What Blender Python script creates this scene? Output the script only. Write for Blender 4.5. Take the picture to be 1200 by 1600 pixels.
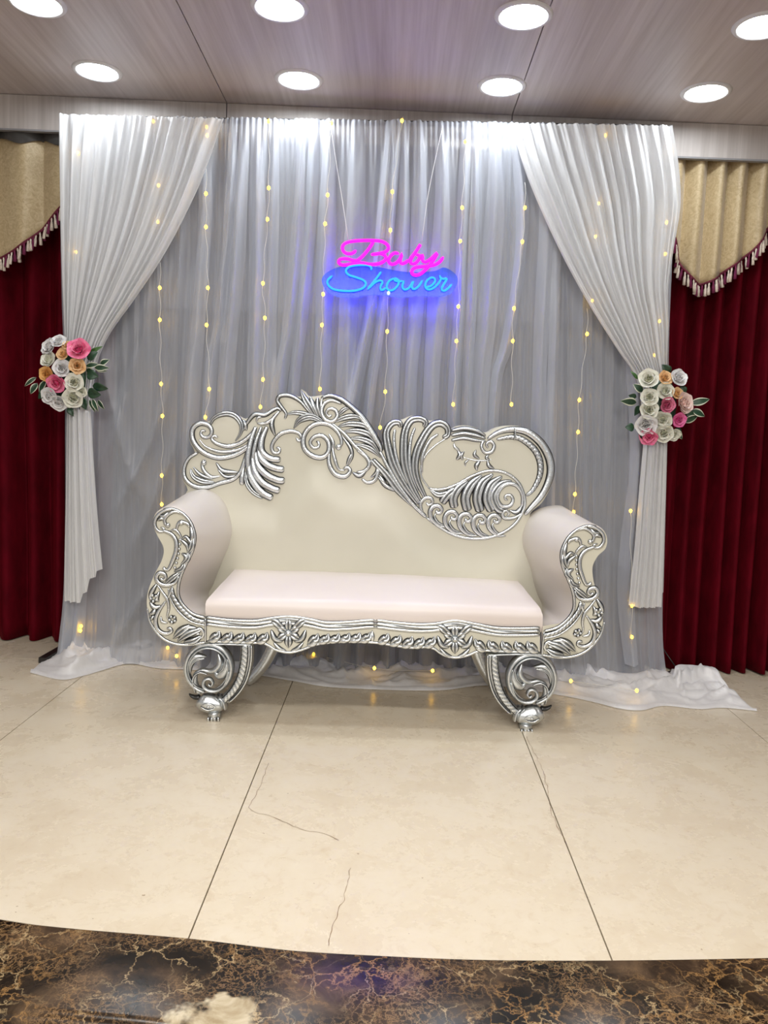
import bpy, bmesh, math, random
from mathutils import Vector, Matrix, noise
from mathutils.geometry import delaunay_2d_cdt

random.seed(7)
scene = bpy.context.scene
for o in list(bpy.data.objects):
    bpy.data.objects.remove(o)

# ------------------------------------------------------------------ camera
F = 1250.0
CAM_H = 1.12
CAM = Vector((0, 0, CAM_H))
VPX, VPY, ROLL = 620.0, 675.0, 0.04
_d = Vector(((VPX - 600) / F, (800 - VPY) / F, -1)).normalized()
_x = Vector((1, -ROLL, 0))
_x = (_x - _d * _x.dot(_d)).normalized()
_z = _x.cross(_d)
M3 = Matrix((_x, _d, _z))            # camera space -> world
cd = bpy.data.cameras.new('camera')
cam = bpy.data.objects.new('camera', cd)
scene.collection.objects.link(cam)
cam.matrix_world = Matrix.Translation(CAM) @ M3.to_4x4()
cd.sensor_fit = 'HORIZONTAL'
cd.sensor_width = 36
cd.lens = F / 1200 * 36
cd.clip_start = 0.05
scene.camera = cam

# ------------------------------------------------------------------ light
DOWN_L = 62.0       # downlight diffuser radiance
world = bpy.data.worlds.new('hall_light')
scene.world = world
world.use_nodes = True
wb = world.node_tree.nodes['Background']
wb.inputs[0].default_value = (0.97, 0.98, 1.0, 1)
wb.inputs[1].default_value = 0.40
# unseen fill light added from the hall side, well behind the camera
ld = bpy.data.lights.new('hall_fill', 'AREA')
ld.shape = 'RECTANGLE'
ld.size, ld.size_y, ld.energy = 4.0, 2.0, 260
ld.color = (1.0, 0.95, 0.88)
lo = bpy.data.objects.new('hall_fill', ld)
scene.collection.objects.link(lo)
lo.location = (0, -2.2, 2.9)
lo.rotation_euler = (math.radians(28), 0, 0)

# assumed downlight row out of view, without fittings, added to brighten the stage front
for lx in (-1.15, -0.4, 0.36, 1.12):
    dl = bpy.data.lights.new('unseen_downlight', 'AREA'); dl.shape = 'DISK'; dl.size = 0.16; dl.energy = 8.5
    dl.color = (1.0, 0.975, 0.93)
    do = bpy.data.objects.new('unseen_downlight', dl); scene.collection.objects.link(do)
    do.location = (lx, 1.35, 2.56)
scene.view_settings.view_transform = 'Standard'
scene.view_settings.look = 'None'
scene.view_settings.gamma = 1
scene.view_settings.use_curve_mapping = False
scene.view_settings.exposure = 0.0

# ------------------------------------------------------------------ pixel -> place
def ray(px, py):
    return M3 @ Vector(((px - 600) / F, (800 - py) / F, -1))
def on_plane(px, py, p0, n):
    r = ray(px, py)
    return CAM + r * ((p0 - CAM).dot(n) / r.dot(n))
Z = Vector((0, 0, 1))
def on_z(px, py, z=0.0):
    return on_plane(px, py, Vector((0, 0, z)), Z)

class Plane:
    """vertical plane through two floor points, normal towards the viewer"""
    def __init__(s, a, b):
        s.p = a.copy(); s.x = (b - a); s.x.z = 0; s.x.normalize()
        s.n = s.x.cross(Z).normalized()
        if s.n.y > 0: s.n = -s.n
    def off(s, d):
        q = Plane(s.p, s.p + s.x); q.n = s.n.copy(); q.p = s.p + s.n * d; return q
    def at(s, px, py, h=0.0):
        return on_plane(px, py, s.p, s.n) + s.n * h

# sofa planes
P_FRONT = Plane(on_z(335, 1127), on_z(815, 1142))
P_BACK = P_FRONT.off(-0.50)
# backdrop plane
P_DROP = Plane(on_z(100, 1030), on_z(1035, 1062))
CEIL = 2.575

# crops of the photograph in which outlines were measured
def crop(x0, y0, s):
    return lambda pts: [(x0 + x / s, y0 + y / s) for x, y in pts]
C1 = crop(270, 590, 1200 / 350)
C2 = crop(560, 620, 1200 / 340)
C3 = crop(210, 760, 926 / 220)
C4 = crop(740, 770, 985 / 240)
C5 = crop(300, 930, 1200 / 560)
C6 = crop(490, 340, 4.8)
C7 = crop(30, 510, 1200 / 170)
C8 = crop(950, 550, 1200 / 170)
C9 = crop(0, 640, 1043 / 300)
C10 = crop(850, 680, 1200 / 350)

# ------------------------------------------------------------------ helpers
COL = scene.collection
def new_obj(name, verts, faces, mat=None, parent=None, smooth=True, attr=None):
    me = bpy.data.meshes.new(name)
    me.from_pydata([tuple(v) for v in verts], [], faces)
    if smooth:
        me.polygons.foreach_set('use_smooth', [True] * len(me.polygons))
    if attr:
        for k, vals in attr.items():
            a = me.attributes.new(k, 'FLOAT', 'POINT')
            a.data.foreach_set('value', vals)
    me.update()
    o = bpy.data.objects.new(name, me)
    COL.objects.link(o)
    if mat: me.materials.append(mat)
    if parent: adopt(o, parent)
    return o
def world_of(o):
    m = Matrix.Translation(o.location) @ o.rotation_euler.to_matrix().to_4x4()
    return m
def adopt(o, parent):
    o.parent = parent
    if parent.parent is None:
        o.matrix_parent_inverse = world_of(parent).inverted()
def thing(name, label, cat, loc, group=None):
    o = bpy.data.objects.new(name, None)
    o.empty_display_size = 0.1
    COL.objects.link(o)
    o.location = loc
    return tag(o, label, cat, group)
def tag(o, label, cat, group=None):
    o['label'] = label; o['category'] = cat
    if group: o['group'] = group
    return o
def struct(o):
    o['kind'] = 'structure'; return o
def bm_obj(name, bm, mat=None, parent=None, smooth=True):
    bmesh.ops.recalc_face_normals(bm, faces=bm.faces)
    me = bpy.data.meshes.new(name)
    bm.to_mesh(me); bm.free()
    if smooth:
        me.polygons.foreach_set('use_smooth', [True] * len(me.polygons))
    o = bpy.data.objects.new(name, me)
    COL.objects.link(o)
    if mat: me.materials.append(mat)
    if parent: adopt(o, parent)
    return o
def autosmooth(o, ang=35):
    me = o.data
    bm = bmesh.new(); bm.from_mesh(me)
    for e in bm.edges:
        if len(e.link_faces) == 2 and e.calc_face_angle(0) > math.radians(ang):
            e.smooth = False
    bm.to_mesh(me); bm.free()
    return o
def box_bm(bm, c, size, rot=None):
    m = Matrix.Translation(c) @ (rot.to_4x4() if rot else Matrix.Identity(4)) @ Matrix.Diagonal((*size, 1))
    return bmesh.ops.create_cube(bm, size=1, matrix=m)

def catmull(pts, n, closed=False):
    P = [Vector(p) for p in pts]
    if len(P) == 2 and not closed:
        return [P[0].lerp(P[1], i / (n - 1)) for i in range(n)]
    m = len(P)
    def g(i):
        if closed: return P[i % m]
        if i < 0: return P[0] * 2 - P[1]
        if i >= m: return P[-1] * 2 - P[-2]
        return P[i]
    dense = []
    segs = m if closed else m - 1
    for i in range(segs):
        a, b, c, d = g(i - 1), g(i), g(i + 1), g(i + 2)
        for k in range(10):
            t = k / 10
            dense.append(0.5 * ((2 * b) + (c - a) * t + (2 * a - 5 * b + 4 * c - d) * t * t + (3 * b - a - 3 * c + d) * t ** 3))
    if not closed: dense.append(P[-1].copy())
    else: dense.append(dense[0].copy())
    L = [0]
    for i in range(1, len(dense)): L.append(L[-1] + (dense[i] - dense[i - 1]).length)
    out = []; j = 0
    cnt = n if closed else n - 1
    for i in range(n):
        s = L[-1] * i / cnt
        while j < len(L) - 2 and L[j + 1] < s: j += 1
        t = (s - L[j]) / max(1e-9, L[j + 1] - L[j])
        out.append(dense[j].lerp(dense[j + 1], min(1, t)))
    return out
def polylen(pts):
    return sum((Vector(pts[i + 1]) - Vector(pts[i])).length for i in range(len(pts) - 1))
def lin(pts, y):
    """x on a polyline [(x,y)] sorted by y"""
    if y <= pts[0][1]: return pts[0][0]
    for (x0, y0), (x1, y1) in zip(pts, pts[1:]):
        if y <= y1:
            t = (y - y0) / (y1 - y0)
            return x0 + (x1 - x0) * t
    return pts[-1][0]
def smoothlin(pts, n=60):
    c = catmull(pts, n)
    return [(p.x, p.y) for p in c]

# ------------------------------------------------------------------ materials
def mat(name):
    m = bpy.data.materials.new(name); m.use_nodes = True
    nt = m.node_tree
    return m, nt, nt.nodes['Principled BSDF']
def N(nt, kind, **kw):
    n = nt.nodes.new(kind)
    for k, v in kw.items(): setattr(n, k, v)
    return n
def ramp(nt, stops):
    r = N(nt, 'ShaderNodeValToRGB')
    e = r.color_ramp.elements
    while len(e) < len(stops): e.new(0.5)
    for i, (p, c) in enumerate(stops):
        e[i].position = p; e[i].color = (*c, 1)
    return r
def coords(nt, scale=(1, 1, 1), out='Object'):
    tc = N(nt, 'ShaderNodeTexCoord'); mp = N(nt, 'ShaderNodeMapping')
    mp.inputs['Scale'].default_value = scale
    nt.links.new(tc.outputs[out], mp.inputs[0])
    return mp.outputs[0]
def tex_noise(nt, vec, scale, detail=4, rough=0.55, dist=0.0):
    n = N(nt, 'ShaderNodeTexNoise')
    n.inputs['Scale'].default_value = scale; n.inputs['Detail'].default_value = detail
    n.inputs['Roughness'].default_value = rough; n.inputs['Distortion'].default_value = dist
    if vec: nt.links.new(vec, n.inputs['Vector'])
    return n
def bump(nt, b, src, strength=0.2, dist=0.01):
    n = N(nt, 'ShaderNodeBump')
    n.inputs['Strength'].default_value = strength; n.inputs['Distance'].default_value = dist
    nt.links.new(src, n.inputs['Height']); nt.links.new(n.outputs[0], b.inputs['Normal'])
def simple(name, c, rough=0.5, metal=0.0, var=0.0, vscale=20, bmp=0.0, sheen=0.0, coat=0.0, sub=None):
    m, nt, b = mat(name)
    b.inputs['Roughness'].default_value = rough; b.inputs['Metallic'].default_value = metal
    v = coords(nt)
    n = tex_noise(nt, v, vscale, 5)
    lo_ = tuple(max(0, x * (1 - var)) for x in c); hi_ = tuple(min(1, x * (1 + var)) for x in c)
    r = ramp(nt, [(0.3, lo_), (0.7, hi_)])
    nt.links.new(n.outputs['Fac'], r.inputs[0]); nt.links.new(r.outputs[0], b.inputs['Base Color'])
    if bmp: bump(nt, b, n.outputs['Fac'], bmp, 0.004)
    if sheen:
        b.inputs['Sheen Weight'].default_value = sheen; b.inputs['Sheen Roughness'].default_value = 0.35
    if coat: b.inputs['Coat Weight'].default_value = coat
    return m

def emitter(name, c, s):
    m, nt, b = mat(name)
    b.inputs['Base Color'].default_value = (0.02, 0.02, 0.02, 1); b.inputs['Specular IOR Level'].default_value = 0.1
    b.inputs['Emission Color'].default_value = (*c, 1)
    b.inputs['Emission Strength'].default_value = s
    return m

def cloth(name, c, opacity, transl=0.35, gloss=0.08, thread=900):
    m = bpy.data.materials.new(name); m.use_nodes = True
    nt = m.node_tree; nt.nodes.clear()
    out = N(nt, 'ShaderNodeOutputMaterial')
    d = N(nt, 'ShaderNodeBsdfDiffuse'); t = N(nt, 'ShaderNodeBsdfTranslucent')
    g = N(nt, 'ShaderNodeBsdfGlossy'); tr = N(nt, 'ShaderNodeBsdfTransparent')
    g.inputs['Roughness'].default_value = 0.42
    v = coords(nt, (1, 1, 0.15))
    n = tex_noise(nt, v, 60, 3)
    r = ramp(nt, [(0.3, tuple(x * 0.93 for x in c)), (0.7, c)])
    nt.links.new(n.outputs['Fac'], r.inputs[0])
    for s in (d, t): nt.links.new(r.outputs[0], s.inputs[0])
    m1 = N(nt, 'ShaderNodeMixShader'); m1.inputs[0].default_value = transl
    nt.links.new(d.outputs[0], m1.inputs[1]); nt.links.new(t.outputs[0], m1.inputs[2])
    m2 = N(nt, 'ShaderNodeMixShader'); m2.inputs[0].default_value = gloss
    nt.links.new(m1.outputs[0], m2.inputs[1]); nt.links.new(g.outputs[0], m2.inputs[2])
    m3 = N(nt, 'ShaderNodeMixShader')
    # sheer cloth closes up where it is seen edge-on: weave density by facing
    lw = N(nt, 'ShaderNodeLayerWeight'); lw.inputs[0].default_value = 0.35
    ma = N(nt, 'ShaderNodeMath', operation='MULTIPLY_ADD', use_clamp=True)
    ma.inputs[1].default_value = 1.1 * (1 - opacity); ma.inputs[2].default_value = opacity
    nt.links.new(lw.outputs['Facing'], ma.inputs[0])
    nt.links.new(ma.outputs[0], m3.inputs[0])
    nt.links.new(tr.outputs[0], m3.inputs[1]); nt.links.new(m2.outputs[0], m3.inputs[2])
    nt.links.new(m3.outputs[0], out.inputs[0])
    return m

# antique silver: bright crowns, dark rubbed-in patina in the cut lines
def silver_mat():
    m, nt, b = mat('antique_silver')
    b.inputs['Metallic'].default_value = 0.92
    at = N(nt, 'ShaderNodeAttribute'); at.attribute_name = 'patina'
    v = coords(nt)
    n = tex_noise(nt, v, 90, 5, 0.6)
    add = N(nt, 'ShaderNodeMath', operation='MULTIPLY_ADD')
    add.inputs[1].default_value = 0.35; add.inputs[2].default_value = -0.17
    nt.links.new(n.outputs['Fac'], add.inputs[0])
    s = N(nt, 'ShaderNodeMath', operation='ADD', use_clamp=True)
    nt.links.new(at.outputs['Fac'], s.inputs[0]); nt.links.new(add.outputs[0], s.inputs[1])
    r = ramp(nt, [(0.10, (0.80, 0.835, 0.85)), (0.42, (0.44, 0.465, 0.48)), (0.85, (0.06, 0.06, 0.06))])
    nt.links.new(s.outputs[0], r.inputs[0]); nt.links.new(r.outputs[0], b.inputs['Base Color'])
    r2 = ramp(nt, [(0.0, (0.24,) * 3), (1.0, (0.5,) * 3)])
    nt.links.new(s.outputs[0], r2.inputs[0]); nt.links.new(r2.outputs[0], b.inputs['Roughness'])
    bump(nt, b, n.outputs['Fac'], 0.25, 0.004)
    return m
SILVER = silver_mat()

def leather_mat(name, c, c2):
    m, nt, b = mat(name)
    v = coords(nt)
    n = tex_noise(nt, v, 2.2, 3); r = ramp(nt, [(0.35, c), (0.7, c2)])
    nt.links.new(n.outputs['Fac'], r.inputs[0]); nt.links.new(r.outputs[0], b.inputs['Base Color'])
    b.inputs['Roughness'].default_value = 0.36
    vo = N(nt, 'ShaderNodeTexVoronoi'); vo.inputs['Scale'].default_value = 450
    nt.links.new(v, vo.inputs['Vector'])
    bump(nt, b, vo.outputs['Distance'], 0.08, 0.001)
    return m
CREAM = leather_mat('cream_leather', (0.60, 0.58, 0.475), (0.66, 0.635, 0.53))
ARMHIDE = leather_mat('ivory_leather', (0.655, 0.605, 0.545), (0.705, 0.655, 0.60))
BLUSH = leather_mat('blush_white_leather', (0.73, 0.655, 0.62), (0.77, 0.70, 0.67))

def floor_mat():
    m, nt, b = mat('cream_marble')
    v = coords(nt)
    n1 = tex_noise(nt, v, 5.0, 9, 0.72, 0.3)
    r1 = ramp(nt, [(0.28, (0.645, 0.55, 0.41)), (0.5, (0.69, 0.605, 0.465)), (0.72, (0.73, 0.655, 0.525))])
    nt.links.new(n1.outputs['Fac'], r1.inputs[0])
    n2 = tex_noise(nt, v, 22, 6, 0.7, 1.2)
    r2 = ramp(nt, [(0.25, (0.66, 0.54, 0.40)), (0.46, (1, 1, 1))])
    nt.links.new(n2.outputs['Fac'], r2.inputs[0])
    mx = N(nt, 'ShaderNodeMix', data_type='RGBA', blend_type='MULTIPLY'); mx.inputs[0].default_value = 0.38
    nt.links.new(r1.outputs[0], mx.inputs[6]); nt.links.new(r2.outputs[0], mx.inputs[7])
    n3 = tex_noise(nt, v, 60, 2, 0.5)
    r3 = ramp(nt, [(0.22, (0.35, 0.24, 0.15)), (0.27, (1, 1, 1))])
    nt.links.new(n3.outputs['Fac'], r3.inputs[0])
    mx2 = N(nt, 'ShaderNodeMix', data_type='RGBA', blend_type='MULTIPLY'); mx2.inputs[0].default_value = 0.7
    nt.links.new(mx.outputs[2], mx2.inputs[6]); nt.links.new(r3.outputs[0], mx2.inputs[7])
    nt.links.new(mx2.outputs[2], b.inputs['Base Color'])
    rr = ramp(nt, [(0.3, (0.22,) * 3), (0.7, (0.34,) * 3)])
    nt.links.new(n1.outputs['Fac'], rr.inputs[0]); nt.links.new(rr.outputs[0], b.inputs['Roughness'])
    return m
FLOOR = floor_mat()

def emperador(spot):
    m, nt, b = mat('dark_brown_marble')
    v = coords(nt)
    dn = tex_noise(nt, v, 12, 6, 0.65)
    mxv = N(nt, 'ShaderNodeMix', data_type='RGBA', blend_type='LINEAR_LIGHT'); mxv.inputs[0].default_value = 0.055
    nt.links.new(v, mxv.inputs[6]); nt.links.new(dn.outputs['Color'], mxv.inputs[7])
    def veins(scale, w, seed):
        vo = N(nt, 'ShaderNodeTexVoronoi', feature='DISTANCE_TO_EDGE'); vo.inputs['Scale'].default_value = scale
        nt.links.new(mxv.outputs[2], vo.inputs['Vector'])
        r = ramp(nt, [(0.0, (1, 1, 1)), (w, (0.25,) * 3), (w * 2.5, (0, 0, 0))])
        nt.links.new(vo.outputs['Distance'], r.inputs[0])
        gate = tex_noise(nt, v, 3 + seed, 3)
        rg = ramp(nt, [(0.42, (0, 0, 0)), (0.6, (1, 1, 1))]); nt.links.new(gate.outputs['Fac'], rg.inputs[0])
        mu = N(nt, 'ShaderNodeMath', operation='MULTIPLY')
        nt.links.new(r.outputs[0], mu.inputs[0]); nt.links.new(rg.outputs[0], mu.inputs[1])
        return mu.outputs[0]
    base_n = tex_noise(nt, v, 9, 8, 0.65, 0.8)
    base = ramp(nt, [(0.3, (0.006, 0.005, 0.004)), (0.5, (0.045, 0.028, 0.017)), (0.72, (0.13, 0.082, 0.046))])
    nt.links.new(base_n.outputs['Fac'], base.inputs[0])
    cur = base.outputs[0]
    dk = tex_noise(nt, v, 4.5, 3, 0.5); dr = ramp(nt, [(0.40, (0.22,) * 3), (0.60, (1, 1, 1))]); nt.links.new(dk.outputs['Fac'], dr.inputs[0])
    dm = N(nt, 'ShaderNodeMix', data_type='RGBA', blend_type='MULTIPLY'); dm.inputs[0].default_value = 1
    nt.links.new(cur, dm.inputs[6]); nt.links.new(dr.outputs[0], dm.inputs[7]); cur = dm.outputs[2]
    for sc_, w, seed, col in ((19, 0.026, 0, (0.40, 0.22, 0.08)), (58, 0.05, 2.3, (0.27, 0.16, 0.075)), (12, 0.014, 4.1, (0.50, 0.36, 0.19))):
        mx = N(nt, 'ShaderNodeMix', data_type='RGBA')
        nt.links.new(veins(sc_, w, seed), mx.inputs[0]); nt.links.new(cur, mx.inputs[6])
        mx.inputs[7].default_value = (*col, 1); cur = mx.outputs[2]
    # one pale clast in the stone
    vd = N(nt, 'ShaderNodeVectorMath', operation='DISTANCE')
    d2 = tex_noise(nt, v, 9, 4, 0.6)
    mxw = N(nt, 'ShaderNodeMix', data_type='RGBA', blend_type='LINEAR_LIGHT'); mxw.inputs[0].default_value = 0.12
    nt.links.new(v, mxw.inputs[6]); nt.links.new(d2.outputs['Color'], mxw.inputs[7])
    sq = N(nt, 'ShaderNodeVectorMath', operation='MULTIPLY'); sq.inputs[1].default_value = (0.62, 1, 1)
    nt.links.new(mxw.outputs[2], sq.inputs[0]); nt.links.new(sq.outputs[0], vd.inputs[0])
    vd.inputs[1].default_value = (spot[0] * 0.62, spot[1], spot[2])
    rs = ramp(nt, [(0.036, (1, 1, 1)), (0.052, (0, 0, 0))]); nt.links.new(vd.outputs['Value'], rs.inputs[0])
    pale = ramp(nt, [(0.35, (0.34, 0.26, 0.15)), (0.6, (0.66, 0.58, 0.42))]); nt.links.new(base_n.outputs['Fac'], pale.inputs[0])
    mx = N(nt, 'ShaderNodeMix', data_type='RGBA')
    nt.links.new(rs.outputs[0], mx.inputs[0]); nt.links.new(cur, mx.inputs[6]); nt.links.new(pale.outputs[0], mx.inputs[7])
    nt.links.new(mx.outputs[2], b.inputs['Base Color'])
    b.inputs['Roughness'].default_value = 0.22
    b.inputs['Specular IOR Level'].default_value = 0.3
    return m

def wood_laminate(name, along, c1, c2, c3):
    m, nt, b = mat(name)
    sc_ = (38, 1.1, 38) if along == 'y' else (38, 38, 1.1)
    v = coords(nt, sc_)
    n = tex_noise(nt, v, 1.0, 6, 0.62, 0.3)
    r = ramp(nt, [(0.28, c1), (0.5, c2), (0.74, c3)])
    nt.links.new(n.outputs['Fac'], r.inputs[0])
    v2 = coords(nt, (5, 0.35, 5) if along == 'y' else (5, 5, 0.3))
    n2 = tex_noise(nt, v2, 1.0, 3, 0.5)
    r2 = ramp(nt, [(0.35, (0.80, 0.78, 0.77)), (0.65, (1, 1, 1))]); nt.links.new(n2.outputs['Fac'], r2.inputs[0])
    mx = N(nt, 'ShaderNodeMix', data_type='RGBA', blend_type='MULTIPLY'); mx.inputs[0].default_value = 1
    nt.links.new(r.outputs[0], mx.inputs[6]); nt.links.new(r2.outputs[0], mx.inputs[7])
    nt.links.new(mx.outputs[2], b.inputs['Base Color'])
    b.inputs['Roughness'].default_value = 0.38
    return m
CEILM = wood_laminate('ceiling_laminate', 'y', (0.50, 0.435, 0.42), (0.60, 0.54, 0.525), (0.69, 0.635, 0.62))
FASCIA = wood_laminate('fascia_laminate', 'z', (0.46, 0.42, 0.39), (0.56, 0.52, 0.49), (0.66, 0.62, 0.59))
DARKGAP = simple('dark_joint', (0.05, 0.04, 0.06), 0.8)
WALLM = simple('wall_paint', (0.27, 0.265, 0.275), 0.8, var=0.04)
WALLDARK = simple('dark_wall_panel', (0.07, 0.06, 0.062), 0.6, var=0.15)
SHEER = cloth('sheer_white_cloth', (0.66, 0.69, 0.765), 0.42, transl=0.14, gloss=0.10)
SWAG = cloth('white_georgette', (0.80, 0.805, 0.81), 0.86, transl=0.2, gloss=0.03)
TRAIN = cloth('white_satin_train', (0.88, 0.87, 0.88), 0.93, transl=0.2, gloss=0.12)
def velvet(name, c, c2):
    m, nt, b = mat(name)
    v = coords(nt, (1, 1, 0.4))
    n = tex_noise(nt, v, 14, 5, 0.6)
    r = ramp(nt, [(0.3, c), (0.7, c2)]); nt.links.new(n.outputs['Fac'], r.inputs[0])
    nt.links.new(r.outputs[0], b.inputs['Base Color'])
    b.inputs['Roughness'].default_value = 0.75
    b.inputs['Sheen Weight'].default_value = 0.16
    b.inputs['Sheen Roughness'].default_value = 0.3
    b.inputs['Sheen Tint'].default_value = (0.5, 0.01, 0.03, 1)
    b.inputs['Specular IOR Level'].default_value = 0.06
    n2 = tex_noise(nt, v, 400, 2); bump(nt, b, n2.outputs['Fac'], 0.2, 0.002)
    return m
VELVET = velvet('maroon_velvet', (0.058, 0.0008, 0.004), (0.115, 0.0016, 0.008))
def gold_mat():
    m, nt, b = mat('gold_damask')
    v = coords(nt)
    n = tex_noise(nt, v, 40, 5, 0.7, 2.0)
    r = ramp(nt, [(0.35, (0.42, 0.31, 0.16)), (0.62, (0.58, 0.46, 0.27))]); nt.links.new(n.outputs['Fac'], r.inputs[0])
    nt.links.new(r.outputs[0], b.inputs['Base Color']); b.inputs['Roughness'].default_value = 0.45
    b.inputs['Sheen Weight'].default_value = 0.3
    bump(nt, b, n.outputs['Fac'], 0.15, 0.003)
    return m
GOLD = gold_mat()
BRAID = simple('maroon_braid', (0.13, 0.01, 0.03), 0.8, var=0.3, vscale=200, bmp=0.4)
TASSEL = simple('cream_tassel', (0.72, 0.62, 0.52), 0.8, var=0.25, vscale=150)
TASSELR = simple('maroon_tassel', (0.16, 0.012, 0.06), 0.8, var=0.25, vscale=150)
HEAD_SHADE = simple('dark_heading_shade', (0.06, 0.055, 0.05), 0.8, var=0.3)  # dark colour for the shadow and curtain track below the fascia
BLACK = simple('black_metal', (0.015, 0.013, 0.012), 0.4, var=0.2)
WHITEPL = simple('white_plastic', (0.75, 0.75, 0.76), 0.35)
WIRE = simple('clear_wire', (0.70, 0.68, 0.62), 0.35)
CORD = simple('white_cord', (0.75, 0.75, 0.78), 0.6)
BULB = emitter('warm_led', (1.0, 0.52, 0.025), 15)
LAMP = emitter('downlight_diffuser', (0.90, 0.955, 1.0), DOWN_L)
PINK = emitter('magenta_neon', (1.0, 0.004, 0.62), 1.7)
BLUE = emitter('blue_neon', (0.0012, 0.016, 1.0), 38.0)
def acrylic_mat(name, tint, gl, df):
    m = bpy.data.materials.new(name); m.use_nodes = True
    nt = m.node_tree; nt.nodes.clear()
    out = N(nt, 'ShaderNodeOutputMaterial'); tr = N(nt, 'ShaderNodeBsdfTransparent'); g = N(nt, 'ShaderNodeBsdfGlossy')
    d = N(nt, 'ShaderNodeBsdfDiffuse'); d.inputs[0].default_value = (*tint, 1)
    tr.inputs[0].default_value = (*tint, 1); g.inputs['Roughness'].default_value = 0.12
    m1 = N(nt, 'ShaderNodeMixShader'); m1.inputs[0].default_value = gl
    nt.links.new(tr.outputs[0], m1.inputs[1]); nt.links.new(g.outputs[0], m1.inputs[2])
    m2 = N(nt, 'ShaderNodeMixShader'); m2.inputs[0].default_value = df
    nt.links.new(m1.outputs[0], m2.inputs[1]); nt.links.new(d.outputs[0], m2.inputs[2])
    nt.links.new(m2.outputs[0], out.inputs[0])
    return m
ACRYLIC = acrylic_mat('clear_acrylic', (0.95, 0.95, 0.97), 0.02, 0.01)
ACRYLIC_GLOW = acrylic_mat('blue_glow_acrylic', (0.30, 0.50, 1.0), 0.02, 0.06)  # blue tint stands in for the glow of the blue tubes
LEAF = simple('dark_green_leaf', (0.018, 0.055, 0.026), 0.4, var=0.4, vscale=60)
LEAF2 = simple('green_leaf', (0.05, 0.13, 0.03), 0.4, var=0.4, vscale=60)
LEAFRIM = simple('cream_leaf_edge', (0.62, 0.64, 0.50), 0.5, var=0.1)

# ------------------------------------------------------------------ the room
# stage front edge (curved), measured on the floor
edge_px = [(-260, 1382), (-120, 1412), (0, 1437), (100, 1450), (300, 1467), (450, 1485), (600, 1494), (750, 1500), (950, 1501), (1200, 1497), (1340, 1491), (1480, 1482)]
edge_w = [on_z(*p) for p in edge_px]
def edge_y(x):
    pts = [(p.x, p.y) for p in edge_c]
    if x <= pts[0][0]:
        return pts[0][1] + (x - pts[0][0]) * (pts[1][1] - pts[0][1]) / (pts[1][0] - pts[0][0])
    for (x0, y0), (x1, y1) in zip(pts, pts[1:]):
        if x <= x1: return y0 + (y1 - y0) * (x - x0) / (x1 - x0)
    (x0, y0), (x1, y1) = pts[-2:]
    return y1 + (x - x1) * (y1 - y0) / (x1 - x0)
edge_c = catmull([(p.x, p.y, 0) for p in edge_w], 80)

YB = 4.45            # back wall
XL, XR = -3.3, 3.3
floor = struct(new_obj('floor', [(XL, 0.9, -0.40), (XR, 0.9, -0.40), (XR, YB, -0.40), (XL, YB, -0.40), (XL, 0.9, -0.06), (XR, 0.9, -0.06), (XR, YB, -0.06), (XL, YB, -0.06)],
    [(0, 1, 2, 3), (4, 5, 6, 7), (2, 3, 7, 6)], DARKGAP, smooth=False))
# joints between slabs: through measured floor points
jl = (on_z(455, 1070), on_z(295, 1465)); jr = (on_z(815, 1142), on_z(955, 1497))
def jx(j, y): return j[0].x + (y - j[0].y) * (j[1].x - j[0].x) / (j[1].y - j[0].y)
w0 = jx(jr, 2.5) - jx(jl, 2.5)
j0 = (on_z(118, 1065), on_z(0, 1157))
def joint(k):
    if k == 1: return lambda y: jx(jl, y)
    if k == 2: return lambda y: jx(jr, y)
    if k == 0: return lambda y: jx(j0, y) if True else 0
    if k > 2: return lambda y: jx(jr, y) + (k - 2) * w0
    return lambda y: jx(j0, y) + k * w0
G = 0.0018
for k in range(-2, 5):
    a, b_ = joint(k), joint(k + 1)
    n = 9
    front = []
    # front edge of the slab follows the curve
    xa = a(1.7); xb = b_(1.7)
    for i in range(n):
        t = i / (n - 1)
        y = 1.7
        for _ in range(4):
            x = (a(y) + G) * (1 - t) + (b_(y) - G) * t
            y = edge_y(x) + 0.001
        front.append((x, y))
    # long slabs: one cross joint, under the sofa's rear and the cloth
    ycut = 3.62
    rows = [front, [((a(ycut - G) + G) * (1 - i / (n - 1)) + (b_(ycut - G) - G) * i / (n - 1), ycut - G) for i in range(n)]]
    rows2 = [[((a(ycut + G) + G) * (1 - i / (n - 1)) + (b_(ycut + G) - G) * i / (n - 1), ycut + G) for i in range(n)],
             [((a(YB) + G) * (1 - i / (n - 1)) + (b_(YB) - G) * i / (n - 1), YB) for i in range(n)]]
    for rw in (rows, rows2):
        bm = bmesh.new()
        ring = [bm.verts.new((x, y, 0)) for x, y in rw[0]] + [bm.verts.new((x, y, 0)) for x, y in reversed(rw[1])]
        f = bm.faces.new(ring)
        r = bmesh.ops.extrude_face_region(bm, geom=[f])
        for v in r['geom']:
            if isinstance(v, bmesh.types.BMVert): v.co.z -= 0.03
        bmesh.ops.triangulate(bm, faces=[q for q in bm.faces if len(q.verts) > 4])
        bm_obj('slab', bm, FLOOR, floor, smooth=False)
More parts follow.
